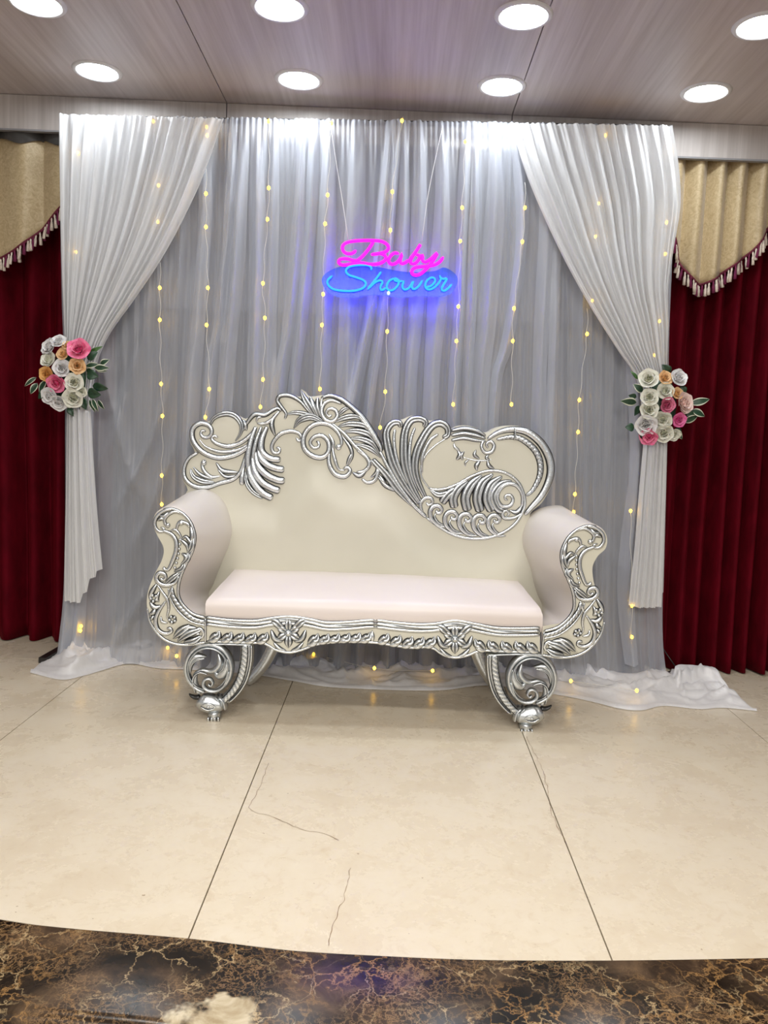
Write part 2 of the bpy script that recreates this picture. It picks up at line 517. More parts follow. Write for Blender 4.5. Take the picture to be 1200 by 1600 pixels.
# hairline cracks in the middle slab
CRACK = simple('crack_dirt', (0.22, 0.13, 0.07), 0.9, var=0.3)
def crack(px, w):
    c = [on_z(p.x, p.y, 0.0006) for p in catmull(px, 40)]
    vs, fs = [], []
    for i, p in enumerate(c):
        t = (c[min(i + 1, len(c) - 1)] - c[max(i - 1, 0)]).normalized(); s = Vector((-t.y, t.x, 0))
        jit = Vector((noise.noise(p * 40), noise.noise(p * 40 + Vector((9, 0, 0))), 0)) * 0.006
        ww = w * (0.35 + 0.65 * abs(noise.noise(p * 25)) * 2)
        vs += [p + jit - s * ww, p + jit + s * ww]
        if i: k = 2 * i; fs.append((k - 2, k, k + 1, k - 1))
    new_obj('crack', vs, fs, CRACK, floor, smooth=False)
crack([(420, 1192), (405, 1232), (390, 1264), (425, 1276), (470, 1295), (505, 1302), (530, 1313)], 0.0012)
crack([(548, 1355), (538, 1400), (522, 1440), (512, 1478)], 0.0009)
crack([(822, 1150), (850, 1210), (862, 1270), (885, 1320)], 0.0010)

# dark marble nosing along the stage edge
EMP = emperador(tuple(on_z(335, 1594)))
NW = 0.262
prof = [(0.0, -0.03), (0.0, 0.0), (NW - 0.03, 0.0), (NW - 0.012, -0.005), (NW - 0.002, -0.018), (NW, -0.06), (NW - 0.004, -0.05), (NW - 0.02, -0.06), (0.10, -0.06)]
nsec = 7
trim = struct(new_obj('trim_1', [(XL, 1.0, -0.2), (XL, 1.001, -0.2), (XL, 1.0, -0.201)], [(0, 1, 2)], DARKGAP))
E2 = []
xs = [XL + (XR - XL) * i / 160 for i in range(161)]
for x in xs: E2.append(Vector((x, edge_y(x), 0)))
cuts = [0, 44, 106, 160]          # the nosing comes in lengths
for a, b_ in zip(cuts, cuts[1:]):
    vs, fs = [], []
    m = len(prof)
    for i in range(a, b_ + 1):
        t = (E2[min(i + 1, 160)] - E2[max(i - 1, 0)]).normalized(); s = Vector((t.y, -t.x, 0))
        g = 0.0012 if i == a else (-0.0012 if i == b_ else 0)
        for (o_, z_) in prof: vs.append(E2[i] + s * o_ + t * g + Vector((0, 0, z_)))
        if i > a:
            q = (i - a) * m
            for k in range(m - 1): fs.append((q - m + k, q - m + k + 1, q + k + 1, q + k))
    autosmooth(new_obj('nosing_slab', vs, fs, EMP, trim), 50)
# riser
vs, fs = [], []
for i in range(161):
    t = (E2[min(i + 1, 160)] - E2[max(i - 1, 0)]).normalized(); s = Vector((t.y, -t.x, 0))
    p = E2[i] + s * (NW - 0.05)
    vs += [p + Vector((0, 0, -0.055)), p + Vector((0, 0, -0.45))]
    if i: k = 2 * i; fs.append((k - 2, k - 1, k + 1, k))
new_obj('riser', vs, fs, EMP, trim)
struct(new_obj('floor', [(-6, -6, -0.45), (6, -6, -0.45), (6, 2.5, -0.45), (-6, 2.5, -0.45)], [(0, 1, 2, 3)], simple('hall_tile', (0.33, 0.25, 0.19), 0.4, var=0.2), smooth=False))

# ceiling of long laminate panels
cl = (on_z(275, 0, CEIL), on_z(352, 156, CEIL)); cr = (on_z(860, 10, CEIL), on_z(803, 172, CEIL))
wc = jx(cr, 3.3) - jx(cl, 3.3)
def cjoint(k):
    return lambda y: (jx(cl, y) if k == 0 else jx(cr, y) if k == 1 else (jx(cl, y) + k * wc if k < 0 else jx(cr, y) + (k - 1) * wc))
ceiling = struct(new_obj('ceiling', [(XL - 1, -0.6, CEIL + 0.02), (XR + 1, -0.6, CEIL + 0.02), (XR + 1, YB, CEIL + 0.02), (XL - 1, YB, CEIL + 0.02), (XL - 1, -0.6, CEIL + 0.06), (XR + 1, -0.6, CEIL + 0.06), (XR + 1, YB, CEIL + 0.06), (XL - 1, YB, CEIL + 0.06)],
    [(0, 1, 2, 3), (4, 5, 6, 7), (0, 1, 5, 4)], DARKGAP, smooth=False))
# fascia line where ceiling meets the pelmet
fa, fb = on_z(0, 146, CEIL), on_z(1200, 196, CEIL)
P_FAS = Plane(Vector((fa.x, fa.y, 0)), Vector((fb.x, fb.y, 0)))
def fas_y(x): return P_FAS.p.y + (x - P_FAS.p.x) * P_FAS.x.y / P_FAS.x.x
lamp_px = [(57, 4), (437, 11), (818, 24), (1192, 40), (152, 111), (467, 124), (784, 134), (1103, 144)]
lamp_w = [on_z(x, y, CEIL) for x, y in lamp_px]
for k in range(-3, 4):
    a, b_ = cjoint(k), cjoint(k + 1)
    y0, y1 = -0.6, YB
    g = 0.0022
    vs = [(a(y0) + g, y0, CEIL), (b_(y0) - g, y0, CEIL), (b_(y1) - g, y1, CEIL), (a(y1) + g, y1, CEIL)]
    vs += [(x, y, CEIL + 0.018) for x, y, z in vs]
    new_obj('ceiling_panel', vs, [(0, 3, 2, 1), (4, 5, 6, 7), (0, 1, 5, 4), (1, 2, 6, 5), (2, 3, 7, 6), (3, 0, 4, 7)], CEILM, ceiling, smooth=False)

# fascia (curtain pelmet): panels meeting at the ceiling joints, lower edge measured
zl = P_FAS.at(45, 205).z; zr = P_FAS.at(1100, 243).z
FZ = (zl + zr) / 2
fascia = struct(new_obj('trim_2', [(XL, fas_y(XL) + 0.004, CEIL - 0.001), (XR, fas_y(XR) + 0.004, CEIL - 0.001), (XR, fas_y(XR) + 0.004, FZ + 0.004), (XL, fas_y(XL) + 0.004, FZ + 0.004)], [(0, 1, 2, 3)], DARKGAP, smooth=False))
for k in range(-3, 4):
    x0 = cjoint(k)(fas_y(0)) + 0.0022; x1 = cjoint(k + 1)(fas_y(0)) - 0.0022
    x0 = max(x0, XL); x1 = min(x1, XR)
    if x1 <= x0: continue
    vs = []
    for dy in (0, 0.018):
        vs += [(x0, fas_y(x0) + dy, CEIL - 0.002), (x1, fas_y(x1) + dy, CEIL - 0.002), (x1, fas_y(x1) + dy, FZ), (x0, fas_y(x0) + dy, FZ)]
    new_obj('fascia_panel', vs, [(0, 1, 2, 3), (7, 6, 5, 4), (0, 4, 5, 1), (3, 2, 6, 7), (0, 3, 7, 4), (1, 5, 6, 2)], FASCIA, fascia, smooth=False)
vs = []
for dy in (-0.004, 0.02):
    vs += [(XL, fas_y(XL) + dy, FZ), (XR, fas_y(XR) + dy, FZ), (XR, fas_y(XR) + dy, FZ - 0.008), (XL, fas_y(XL) + dy, FZ - 0.008)]
new_obj('edge_strip', vs, [(0, 1, 2, 3), (7, 6, 5, 4), (0, 4, 5, 1), (3, 2, 6, 7)], WALLM, fascia, smooth=False)

# back wall, lighter above, dark panelling below
DZ = 1.72
struct(new_obj('wall_back', [(XL, YB, 0), (XR, YB, 0), (XR, YB, CEIL), (XL, YB, CEIL), (XL, YB + .1, 0), (XR, YB + .1, 0), (XR, YB + .1, CEIL), (XL, YB + .1, CEIL)], [(0, 1, 2, 3), (4, 5, 6, 7)], WALLM, smooth=False))
dado = struct(bm_obj('trim_3', (lambda bm: (box_bm(bm, (0, YB - 0.02, DZ + 0.01), (3.0, 0.04, 0.02)), bm)[1])(bmesh.new()), WALLDARK, smooth=False))
for i in range(4):
    bm = bmesh.new(); box_bm(bm, (-1.125 + 0.75 * i, YB - 0.016, DZ / 2), (0.746, 0.03, DZ))
    bm_obj('wall_panel', bm, WALLDARK, dado, smooth=False)
for s, nm in ((-1, 'wall_left'), (1, 'wall_right')):
    X = XL if s < 0 else XR
    struct(new_obj(nm, [(X, 0.4, -0.45), (X, YB, -0.45), (X, YB, CEIL), (X, 0.4, CEIL), (X + s * .1, 0.4, -0.45), (X + s * .1, YB, -0.45), (X + s * .1, YB, CEIL), (X + s * .1, 0.4, CEIL)], [(0, 1, 2, 3), (4, 5, 6, 7)], WALLM, smooth=False))

# downlights
lamp_labels = ['round recessed downlight at the far left, front row, cut by the top of the picture',
    'round recessed downlight in the front row above the left half of the backdrop',
    'round recessed downlight in the front row touching the right ceiling joint',
    'round recessed downlight at the right border of the picture, front row',
    'round recessed downlight in the rear row above the left tied-back curtain',
    'round recessed downlight in the rear row just right of the left ceiling joint',
    'round recessed downlight in the rear row just left of the right ceiling joint',
    'round recessed downlight in the rear row above the right red curtain']
def lathe(name, prof, c, mt, parent, n=40, attr=None):
    vs, fs = [], []
    for r, z in prof:
        for k in range(n):
            a = 2 * math.pi * k / n
            vs.append((c[0] + r * math.cos(a), c[1] + r * math.sin(a), c[2] + z))
    m = len(prof)
    for i in range(m - 1):
        for k in range(n):
            k2 = (k + 1) % n
            fs.append((i * n + k, i * n + k2, (i + 1) * n + k2, (i + 1) * n + k))
    return new_obj(name, vs, fs, mt, parent)
for (p, lb) in zip(lamp_w, lamp_labels):
    t = thing('downlight', lb, 'ceiling light', (p.x, p.y, CEIL), 'recessed ceiling downlights')
    lathe('trim_ring', [(0.080, -0.002), (0.082, -0.006), (0.088, -0.008), (0.097, -0.006), (0.102, -0.0005), (0.102, 0.0)], p, WHITEPL, t)
    lathe('diffuser', [(0.0001, -0.004), (0.05, -0.0038), (0.0812, -0.003)], p, LAMP, t)

# ------------------------------------------------------------------ curtains behind
def curtain(name, px_hem, ridges, label, amp, ytop_z, seed, period, xr, plane=None, flare=0.0):
    """hanging cloth on a vertical plane; ridges spaced by period in pixels at mid height"""
    pl = plane or Plane(on_z(*px_hem[0]), on_z(*px_hem[1]))
    x0, x1 = xr
    A = pl.at(x0, 700); B = pl.at(x1, 700); A.z = B.z = 0
    W = (B - A).length
    nu, nv = int(W / 0.006), 34
    vs, fs = [], []
    for j in range(nv + 1):
        v = j / nv
        z = ytop_z * (1 - v) + 0.006
        for i in range(nu + 1):
            u = i / nu; s = u * W
            q = s / period + 0.35 * noise.noise(Vector((s * 3.1 + seed, v * 0.5, 0)))
            ph = q - math.floor(q)
            h = 0.55 * (0.5 - 0.5 * math.cos(2 * math.pi * ph)) ** 1.5 + 0.45 * abs(math.sin(math.pi * ph)) ** 1.2
            a = amp * (0.75 + 0.5 * noise.noise(Vector((math.floor(q) * 7.3, seed, 0)))) * (0.75 + 0.35 * v)
            h2 = 0.25 * noise.noise(Vector((s * 9, v * 2.2, seed))) * v + 0.12 * noise.noise(Vector((s * 25, v * 1.2, seed + 4)))
            p = A.lerp(B, u) + pl.x * 0.012 * noise.noise(Vector((s * 4, v * 1.5, seed + 9))) + pl.n * (a * (h - 0.5) + amp * h2 + flare * v * v)
            p.z = z + (0.008 * noise.noise(Vector((s * 8, 1, seed))) if j == nv else 0)
            if p.z < 0.003: p.z = 0.003
            vs.append(p)
            if i and j:
                k = j * (nu + 1) + i
                fs.append((k - nu - 2, k - nu - 1, k, k - 1))
    o = new_obj(name, vs, fs, VELVET)
    sm = o.modifiers.new('thickness', 'SOLIDIFY'); sm.thickness = 0.004
    tag(o, label, 'curtain', 'maroon velvet stage curtains')
    return o, pl
cL, PCL = curtain('stage_curtain', ((0, 997), (95, 999)), None, 'maroon velvet stage curtain hanging at the far left behind the backdrop', 0.13, 2.54, 1.0, 0.155, (-330, 175))
cR, PCR = curtain('stage_curtain', ((1050, 1054), (1200, 1062)), None, 'maroon velvet stage curtain with tight folds hanging at the far right', 0.120, 2.54, 5.0, 0.083, (985, 1480), P_FAS.off(-0.145), 0.06)

def valance(pl, x0, x1, hem, amp, period, seed, label, tape, off):
    P = pl.off(off)
    A = P.at(x0, 400); B = P.at(x1, 400); W = (B - A).length
    hemc = smoothlin(hem, 80)
    def hy(px):
        h = sorted(hemc)
        if px <= h[0][0]: return h[0][1]
        for (xa, ya), (xb, yb) in zip(h, h[1:]):
            if px <= xb: return ya + (yb - ya) * (px - xa) / max(1e-6, xb - xa)
        return h[-1][1]
    nu, nv = int(W / 0.005), 20
    vs, fs = [], []
    top = 2.54
    hempts = []
    for j in range(nv + 1):
        v = j / nv
        for i in range(nu + 1):
            u = i / nu; s = u * W; px = x0 + (x1 - x0) * u
            hb = P.at(px, hy(px)).z
            q = s / period + 0.25 * noise.noise(Vector((s * 4 + seed, 0, 3)))
            ph = q - math.floor(q)
            h = 0.5 * abs(math.sin(math.pi * ph)) ** 0.7 + 0.5 * (0.5 - 0.5 * math.cos(2 * math.pi * ph))
            p = A.lerp(B, u); p = p + P.n * (amp * (h - 0.5) * (1.0 - 0.25 * v) + 0.008 * noise.noise(Vector((s * 14, v * 2, seed))))
            p.z = top + (hb - top) * v
            vs.append(p)
            if j == nv: hempts.append(p.copy())
            if i and j:
                k = j * (nu + 1) + i
                fs.append((k - nu - 2, k - nu - 1, k, k - 1))
    t = new_obj('valance', vs, fs, GOLD)
    sm = t.modifiers.new('thickness', 'SOLIDIFY'); sm.thickness = 0.003
    tag(t, label, 'valance', 'gold scalloped valances')
    tube('braid', hempts[::2], 0.0065, BRAID, t, 8)
    # fringe of tassels, cream and maroon by turns
    L = 0; last = 0; k = 0
    tm = {}
    for i in range(1, len(hempts)):
        L += (hempts[i] - hempts[i - 1]).length
        if L - last > 0.0155:
            last = L
            p = hempts[i] + P.n * 0.004
            mt = TASSELR if k % 3 == 2 else TASSEL
            if mt.name not in tm:
                vv, ff = [], []
                pr = [(0.002, 0.0), (0.0045, -0.008), (0.0035, -0.014), (0.0065, -0.03), (0.0075, -0.058), (0.0001, -0.060)]
                n = 8
                for r, z in pr:
                    for q in range(n):
                        a = 2 * math.pi * q / n; rr = r * (1 + 0.15 * math.cos(a * 4))
                        vv.append((rr * math.cos(a), rr * math.sin(a), z))
                for a_ in range(len(pr) - 1):
                    for q in range(n):
                        ff.append((a_ * n + q, a_ * n + (q + 1) % n, (a_ + 1) * n + (q + 1) % n, (a_ + 1) * n + q))
                o = new_obj('tassel', vv, ff, mt)
                tm[mt.name] = o
            else:
                o = tm[mt.name].copy(); COL.objects.link(o)
            o.parent = t
            o.location = p + Vector((0, 0, -0.004))
            o.rotation_euler = (0, random.uniform(-.2, .2), random.uniform(0, 3))
            o.scale = (1, 1, random.uniform(0.85, 1.12))
            k += 1
    if tape:  # dark strip painted in for shadow and curtain track above the valance
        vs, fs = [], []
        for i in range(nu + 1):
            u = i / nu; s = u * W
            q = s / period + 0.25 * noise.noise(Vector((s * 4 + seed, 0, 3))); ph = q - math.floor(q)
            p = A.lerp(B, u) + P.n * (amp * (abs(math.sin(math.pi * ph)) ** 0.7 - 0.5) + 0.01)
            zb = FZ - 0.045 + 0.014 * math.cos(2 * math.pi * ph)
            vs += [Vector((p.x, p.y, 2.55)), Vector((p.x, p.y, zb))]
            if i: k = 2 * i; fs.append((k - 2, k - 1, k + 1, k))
        new_obj('heading_shade', vs, fs, HEAD_SHADE, t)
    return t

def tube(name, pts, r, mt, parent=None, n=8, radii=None, closed=False):
    vs, fs = [], []
    m = len(pts)
    up = Vector((0.13, 0.2, 0.97))
    for i, p in enumerate(pts):
        if closed: t = pts[(i + 1) % m] - pts[i - 1]
        else: t = pts[min(i + 1, m - 1)] - pts[max(i - 1, 0)]
        if t.length < 1e-9: t = Vector((0, 0, 1))
        t.normalize()
        u = t.cross(Vector((0.05, -1, 0.1)))
        if u.length < 0.15: u = t.cross(up)
        u.normalize(); w = t.cross(u)
        rr = radii[i] if radii else r
        for k in range(n):
            a = 2 * math.pi * k / n
            vs.append(p + (u * math.cos(a) + w * math.sin(a)) * rr)
    for i in range(m if closed else m - 1):
        b0 = i * n; b1 = ((i + 1) % m) * n
        for k in range(n):
            fs.append((b0 + k, b0 + (k + 1) % n, b1 + (k + 1) % n, b1 + k))
    if not closed:
        fs.append(tuple(range(n))[::-1]); fs.append(tuple((m - 1) * n + k for k in range(n)))
    return new_obj(name, vs, fs, mt, parent)

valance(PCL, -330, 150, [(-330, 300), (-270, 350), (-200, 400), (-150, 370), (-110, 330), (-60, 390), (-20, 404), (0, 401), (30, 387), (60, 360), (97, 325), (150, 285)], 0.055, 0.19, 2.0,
        'gold damask valance with painted shadow strip at the top and tassel fringe over the left red curtain', True, 0.14)
valance(PCR, 1000, 1480, [(1000, 300), (1030, 340), (1050, 375), (1062, 405), (1082, 437), (1103, 444), (1125, 432), (1150, 412), (1172, 395), (1190, 370), (1215, 345), (1260, 400), (1310, 450), (1360, 410), (1420, 370), (1480, 330)], 0.075, 0.098, 8.0,
        'gold damask valance of narrow pleats over the right red curtain', False, 0.085)

# ------------------------------------------------------------------ backdrop
# stand
stand = thing('backdrop_stand', 'black metal stand whose feet show under the white backdrop drapes', 'stand', P_DROP.at(80, 1030))
st_pl = P_DROP.off(-0.04)
def stand_pt(px, py): return st_pl.at(px, py)
TOPZ_L = st_pl.at(100, 184).z; TOPZ_R = st_pl.at(1045, 200).z
a0 = st_pl.at(106, 300); a1 = st_pl.at(1034, 220)
for nm, p, zt in (('post', a0, TOPZ_L), ('post', a1, TOPZ_R)):
    tube(nm, [Vector((p.x, p.y, 0.01 + (zt - 0.01) * i / 4)) for i in range(5)], 0.014, BLACK, stand)
tube('crossbar', [Vector((a0.x, a0.y, TOPZ_L)).lerp(Vector((a1.x, a1.y, TOPZ_R)), i / 10) for i in range(11)], 0.012, BLACK, stand)
def bar(name, a, b, w, h, mt, parent):
    d = (b - a); L = d.length; d.normalize()
    s = d.cross(Z).normalized(); u = s.cross(d)
    vs = [a + s * (w * i) + u * (h * j) for i, j in ((-.5, -.5), (.5, -.5), (.5, .5), (-.5, .5))] + [b + s * (w * i) + u * (h * j) for i, j in ((-.5, -.5), (.5, -.5), (.5, .5), (-.5, .5))]
    return new_obj(name, vs, [(3, 2, 1, 0), (4, 5, 6, 7), (0, 1, 5, 4), (1, 2, 6, 5), (2, 3, 7, 6), (3, 0, 4, 7)], mt, parent, smooth=False)
bar('foot', on_z(66, 1032, 0.014), on_z(104, 1010, 0.014), 0.035, 0.026, BLACK, stand)
bar('foot', on_z(1035, 1058, 0.012), on_z(1058, 1050, 0.012), 0.03, 0.022, BLACK, stand)
tube('brace', [P_DROP.off(-0.05).at(1032, 1008), on_z(1050, 1030, 0.11).lerp(on_z(1050, 1030, 0.11), 0), on_z(1069, 1061, 0.006)][0::2], 0.003, BLACK, stand, 6)

# main sheer drape: ridges measured along the hanging folds
folds = [ # (polyline px, half width px, height m)
    ([(366, 190), (362, 330), (345, 500), (328, 640), (322, 1050)], 7, 0.030),
    ([(385, 190), (372, 400), (352, 640), (345, 1050)], 9, 0.028),
    ([(402, 190), (404, 420), (400, 640), (398, 1050)], 10, 0.026),
    ([(430, 190), (425, 400), (420, 640), (420, 1050)], 8, 0.020),
    ([(472, 190), (468, 330), (452, 520), (436, 640), (425, 1050)], 8, 0.032),
    ([(492, 190), (486, 350), (470, 520), (458, 640), (450, 1050)], 7, 0.026),
    ([(515, 190), (512, 330), (506, 500), (502, 640), (495, 1050)], 10, 0.024),
    ([(560, 190), (556, 330), (545, 480), (540, 640), (540, 1050)], 11, 0.018),
    ([(612, 190), (600, 320), (585, 460), (555, 610), (540, 720), (530, 1050)], 7, 0.036),
    ([(622, 190), (612, 320), (598, 470), (578, 620), (570, 720), (560, 1050)], 6, 0.032),
    ([(632, 190), (630, 330), (620, 480), (612, 640), (606, 1050)], 8, 0.028),
    ([(655, 190), (655, 330), (650, 480), (640, 640), (632, 1050)], 9, 0.022),
    ([(688, 190), (690, 330), (682, 480), (672, 640), (665, 1050)], 10, 0.020),
    ([(728, 190), (722, 330), (716, 500), (708, 640), (700, 1050)], 7, 0.032),
    ([(742, 190), (740, 330), (734, 500), (728, 640), (725, 1050)], 6, 0.024),
    ([(772, 190), (772, 330), (760, 500), (748, 640), (745, 1050)], 10, 0.020),
    ([(800, 190), (815, 330), (806, 440), (790, 540), (770, 640), (760, 1050)], 7, 0.026),
    ([(845, 190), (852, 330), (848, 450), (842, 560), (840, 680), (838, 1050)], 9, 0.024),
    ([(862, 190), (866, 400), (862, 560), (858, 700), (852, 1050)], 7, 0.020),
    ([(905, 190), (905, 400), (908, 600), (900, 800), (888, 980), (900, 1060)], 12, 0.016),
    ([(950, 190), (950, 400), (955, 600), (945, 800), (925, 960), (930, 1060)], 12, 0.014),
    ([(985, 190), (985, 500), (990, 700), (976, 900), (980, 1060)], 8, 0.026),
    ([(318, 190), (322, 330), (312, 500), (300, 640), (290, 1050)], 9, 0.022),
    ([(285, 190), (290, 330), (276, 480), (262, 620), (205, 760), (180, 800)], 8, 0.014),
    ([(240, 190), (240, 450), (215, 560), (180, 690), (160, 720)], 12, 0.012),
    ([(160, 560), (178, 640), (205, 740), (225, 775)], 10, 0.014),
    ([(275, 700), (240, 790), (212, 850)], 7, 0.012),
    ([(290, 800), (260, 880), (215, 950), (180, 1010)], 8, 0.016),
    ([(118, 190), (118, 600), (112, 900), (104, 1040)], 7, 0.020),
    ([(140, 190), (140, 600), (130, 900), (125, 1040)], 7, 0.022),
]
folds = [(smoothlin(p, 50), w, h) for p, w, h in folds]
def drape_h(px, py, s):
    h = 0.0
    for pl, w, a in folds:
        if py < pl[0][1] - 40 or py > pl[-1][1] + 40: continue
        fade = min(1, (py - pl[0][1] + 40) / 60, (pl[-1][1] + 40 - py) / 60)
        x = lin(pl, py)
        d = abs(px - x) / w
        if d < 4: h += 1.8 * a * fade * (0.55 * math.exp(-d * d * 0.8) + 0.45 * math.exp(-1.5 * d))
    # finer hanging pleats, drifting the way the big folds drift
    fx = px + (py - 190) * 0.05 * math.exp(-((px - 560) / 260) ** 2)
    q = noise.noise(Vector((fx * 0.040, py * 0.0012, 1.7)))
    r1 = 1 - abs(noise.noise(Vector((fx * 0.060, py * 0.0009, 4.7))))
    r2 = 1 - abs(noise.noise(Vector((fx * 0.135, py * 0.0014, 9.3))))
    flat = 1 - 0.6 * max(0, min(1, (300 - px) / 60)) * max(0, min(1, (py - 500) / 100))
    h += flat * (0.014 * q + 0.020 * r1 ** 5 + 0.006 * r2 ** 5)
    h *= 0.35 + 0.65 * max(0, min(1, (py - 185) / 130))
    # fine gathers under the rod
    g = max(0, 1 - (py - 185) / 90)
    h += g * 0.006 * math.sin(px * 0.75 + 2 * noise.noise(Vector((px * 0.03, 0, 0))))
    return h
def top_y(px): return 180 + (px - 92) * (197 - 180) / (1050 - 92)
LX = smoothlin([(94, 180), (97, 350), (103, 600), (104, 900), (100, 1010), (97, 1030)], 40)
RX = smoothlin([(1050, 197), (1052, 350), (1042, 600), (1036, 900), (1034, 1010), (1038, 1062)], 40)
nu, nv = 640, 80
vs, fs = [], []
for j in range(nv + 1):
    v = j / nv
    for i in range(nu + 1):
        u = i / nu
        ty = top_y(92 + 958 * u); by = 1030 + 32 * u
        y = ty + (by - ty) * v
        x = lin(LX, y) * (1 - u) + lin(RX, y) * u
        h = drape_h(x, y, 1)
        flare = max(0, (v - 0.85) / 0.15) ** 2 * 0.05
        p = P_DROP.at(x, y)
        # hem: pleat tops come forward without sliding along the view ray
        p = p + P_DROP.n * (h + flare)
        if v == 0: p.z += 0.006 * noise.noise(Vector((x * 0.12, 0, 2)))
        p.z = max(p.z, 0.006)
        vs.append(p)
        if i and j:
            k = j * (nu + 1) + i
            fs.append((k - nu - 2, k - nu - 1, k, k - 1))
# pleats where the cloth is doubled over: second layer riding on the big folds
for fi, (pl, w, a) in enumerate(folds):
    if a < 0.018 or pl[0][1] > 400: continue
    n0 = len(vs); ny = 60; nx = 8
    for j in range(ny + 1):
        y = top_y(pl[0][0]) + 3 + (1028 - top_y(pl[0][0])) * j / ny
        xc = lin(pl, y); env = min(1, (y - 180) / 160)
        ww = w * (1.15 + 0.35 * noise.noise(Vector((fi * 3.3, y * 0.006, 0)))) * (0.75 + 0.4 * env)
        for i in range(nx + 1):
            q = i / nx * 2 - 1
            x = xc + ww * q
            h = drape_h(x, y, 1) + 0.004 + 0.010 * env * (1 - q * q) + 0.003 * env * math.sin(q * 5 + fi)
            p = P_DROP.at(x, y) + P_DROP.n * (h + max(0, (y - 905) / 130) ** 2 * 0.05)
            p.z = max(p.z, 0.01)
            vs.append(p)
            if i and j:
                k = n0 + j * (nx + 1) + i
                fs.append((k - nx - 2, k - nx - 1, k, k - 1))
drape = new_obj('backdrop_drape', vs, fs, SHEER)
tag(drape, 'large sheer white backdrop drape of long folds behind the sofa, trailing onto the floor', 'drape')

# the train lying on the floor
train_front = [(47, 1052), (95, 1063), (130, 1057), (158, 1049), (201, 1038), (245, 1045), (288, 1047), (340, 1050), (396, 1055), (463, 1066), (510, 1074), (580, 1078), (650, 1080), (697, 1079), (767, 1072), (867, 1086), (923, 1097), (967, 1108), (1002, 1111), (1037, 1104), (1092, 1109), (1130, 1107), (1183, 1112)]
train_back = [(94, 1010), (100, 1012), (115, 1012), (140, 1013), (175, 1013), (220, 1014), (265, 1016), (330, 1020), (390, 1025), (460, 1030), (510, 1035), (580, 1038), (650, 1042), (697, 1044), (767, 1046), (867, 1048), (923, 1050), (967, 1053), (1002, 1056), (1034, 1058), (1050, 1056), (1090, 1062), (1130, 1084)]
NS = 420
tf = catmull(train_front, NS); tb = catmull(train_back, NS)
nt_ = 36
vs, fs = [], []
for i in range(NS):
    Fp = on_z(*tf[i]); Bp = on_z(*tb[i])
    i_ = i * 259 / (NS - 1)
    endp = min(1, i_ / 10, (259 - i_) / 8)
    for j in range(nt_ + 1):
        t = j / nt_
        p = Bp.lerp(Fp, t)
        wr = noise.noise(Vector((p.x * 3.4, t * 4.4 + 0.8 * p.x, 2.2)))
        wr2 = noise.noise(Vector((p.x * 9.0 + t * 3, t * 7.0 - p.x * 2, 5.2)))
        rid = (1 - abs(wr)) ** 5; rid2 = (1 - abs(wr2)) ** 4
        env = min(1, t * 5) * (0.25 + 0.75 * math.sin(math.pi * min(1, t * 0.9 + 0.12))) * min(1, (1 - t) * 6 + 0.0)
        heap = 1.0 + (0.8 * math.exp(-((i_ - 14) / 13) ** 2) if i_ < 60 else 0) + (0.6 if i_ > 235 else 0)
        z = 0.006 + endp * env * heap * (0.046 * rid + 0.026 * rid2 + 0.008)
        if j == nt_: z = 0.003
        if j == nt_ - 1: z = 0.010 + 0.012 * rid
        p = p + Vector((0.012 * wr2, 0.008 * wr, 0)) * (1 - t)
        vs.append((p.x, p.y, z))
        if i and j:
            k = i * (nt_ + 1) + j
            fs.append((k - nt_ - 2, k - 1, k, k - nt_ - 1))
new_obj('train', vs, fs, TRAIN, drape)

# tied-back swags, front layer
def swag(name, left, right, tail_l, tail_r, hem, seed, label, nple):
    l = catmull(left, 70); r = catmull(right, 70)
    P = P_DROP.off(0.092)
    nu = 150
    vs, fs = [], []
    W0 = (l[0] - r[0]).length
    rows = []
    for j in range(70):
        w = (l[j] - r[j]).length
        rows.append((l[j], r[j], w / W0, 0))
    tl = catmull(tail_l, 40); tr_ = catmull(tail_r, 40)
    for j in range(40):
        rows.append((tl[j], tr_[j], (tl[j] - tr_[j]).length / W0, 1 + j / 39))
    for j, (a, b_, k, part) in enumerate(rows):
        vv = j / 69
        for i in range(nu + 1):
            u = i / nu
            q = a.lerp(b_, u)
            if part:                      # hem is stepped where the pleats overlap
                hy = lin([(hh[1], hh[0]) for hh in hem], u) if False else None
                hx = hem[0][1]
                for (u0, y0), (u1, y1) in zip(hem, hem[1:]):
                    if u0 <= u <= u1: hx = y0 + (y1 - y0) * (u - u0) / max(1e-6, (u1 - u0))
                f = part - 1
                top = tl[0].y * (1 - u) + tr_[0].y * u
                q = Vector((q.x, top + (hx - top) * f, 0))
            fr = (5 if part else nple) * (u + 0.05 * noise.noise(Vector((u * 5, seed, vv * 0.4))))
            ph = fr * 2 * math.pi
            amp = 0.020 * (0.55 + 0.45 * min(1, k * 1.6)) * (0.7 + 0.6 * noise.noise(Vector((math.floor(fr), seed, 0))))
            h = amp * math.sin(ph) + 0.35 * amp * math.sin(ph * 2.3 + 1 + vv) + 0.006 * noise.noise(Vector((u * 22, vv * 1.0, seed)))
            g = max(0, 1 - j / 9) if not part else 0
            h = h * (1 - 0.6 * g) + g * 0.0035 * math.sin(u * 190)
            dome = 0.05 * math.sin(math.pi * u) * (1 - min(1, k * 1.3))     # gathered bundle is round
            ctr = 0.02 * min(1, j / 60)
            if part: ctr = 0.02
            p = P.at(q.x, q.y) + P.n * (h + dome + ctr)
            if j == 0: p.z += 0.004 * noise.noise(Vector((u * 40, 0, seed)))
            vs.append(p)
            if i and j:
                kk = j * (nu + 1) + i
                fs.append((kk - nu - 2, kk - nu - 1, kk, kk - 1))
    o = new_obj(name, vs, fs, SWAG)
    return tag(o, label, 'curtain', 'white tied-back swag curtains')
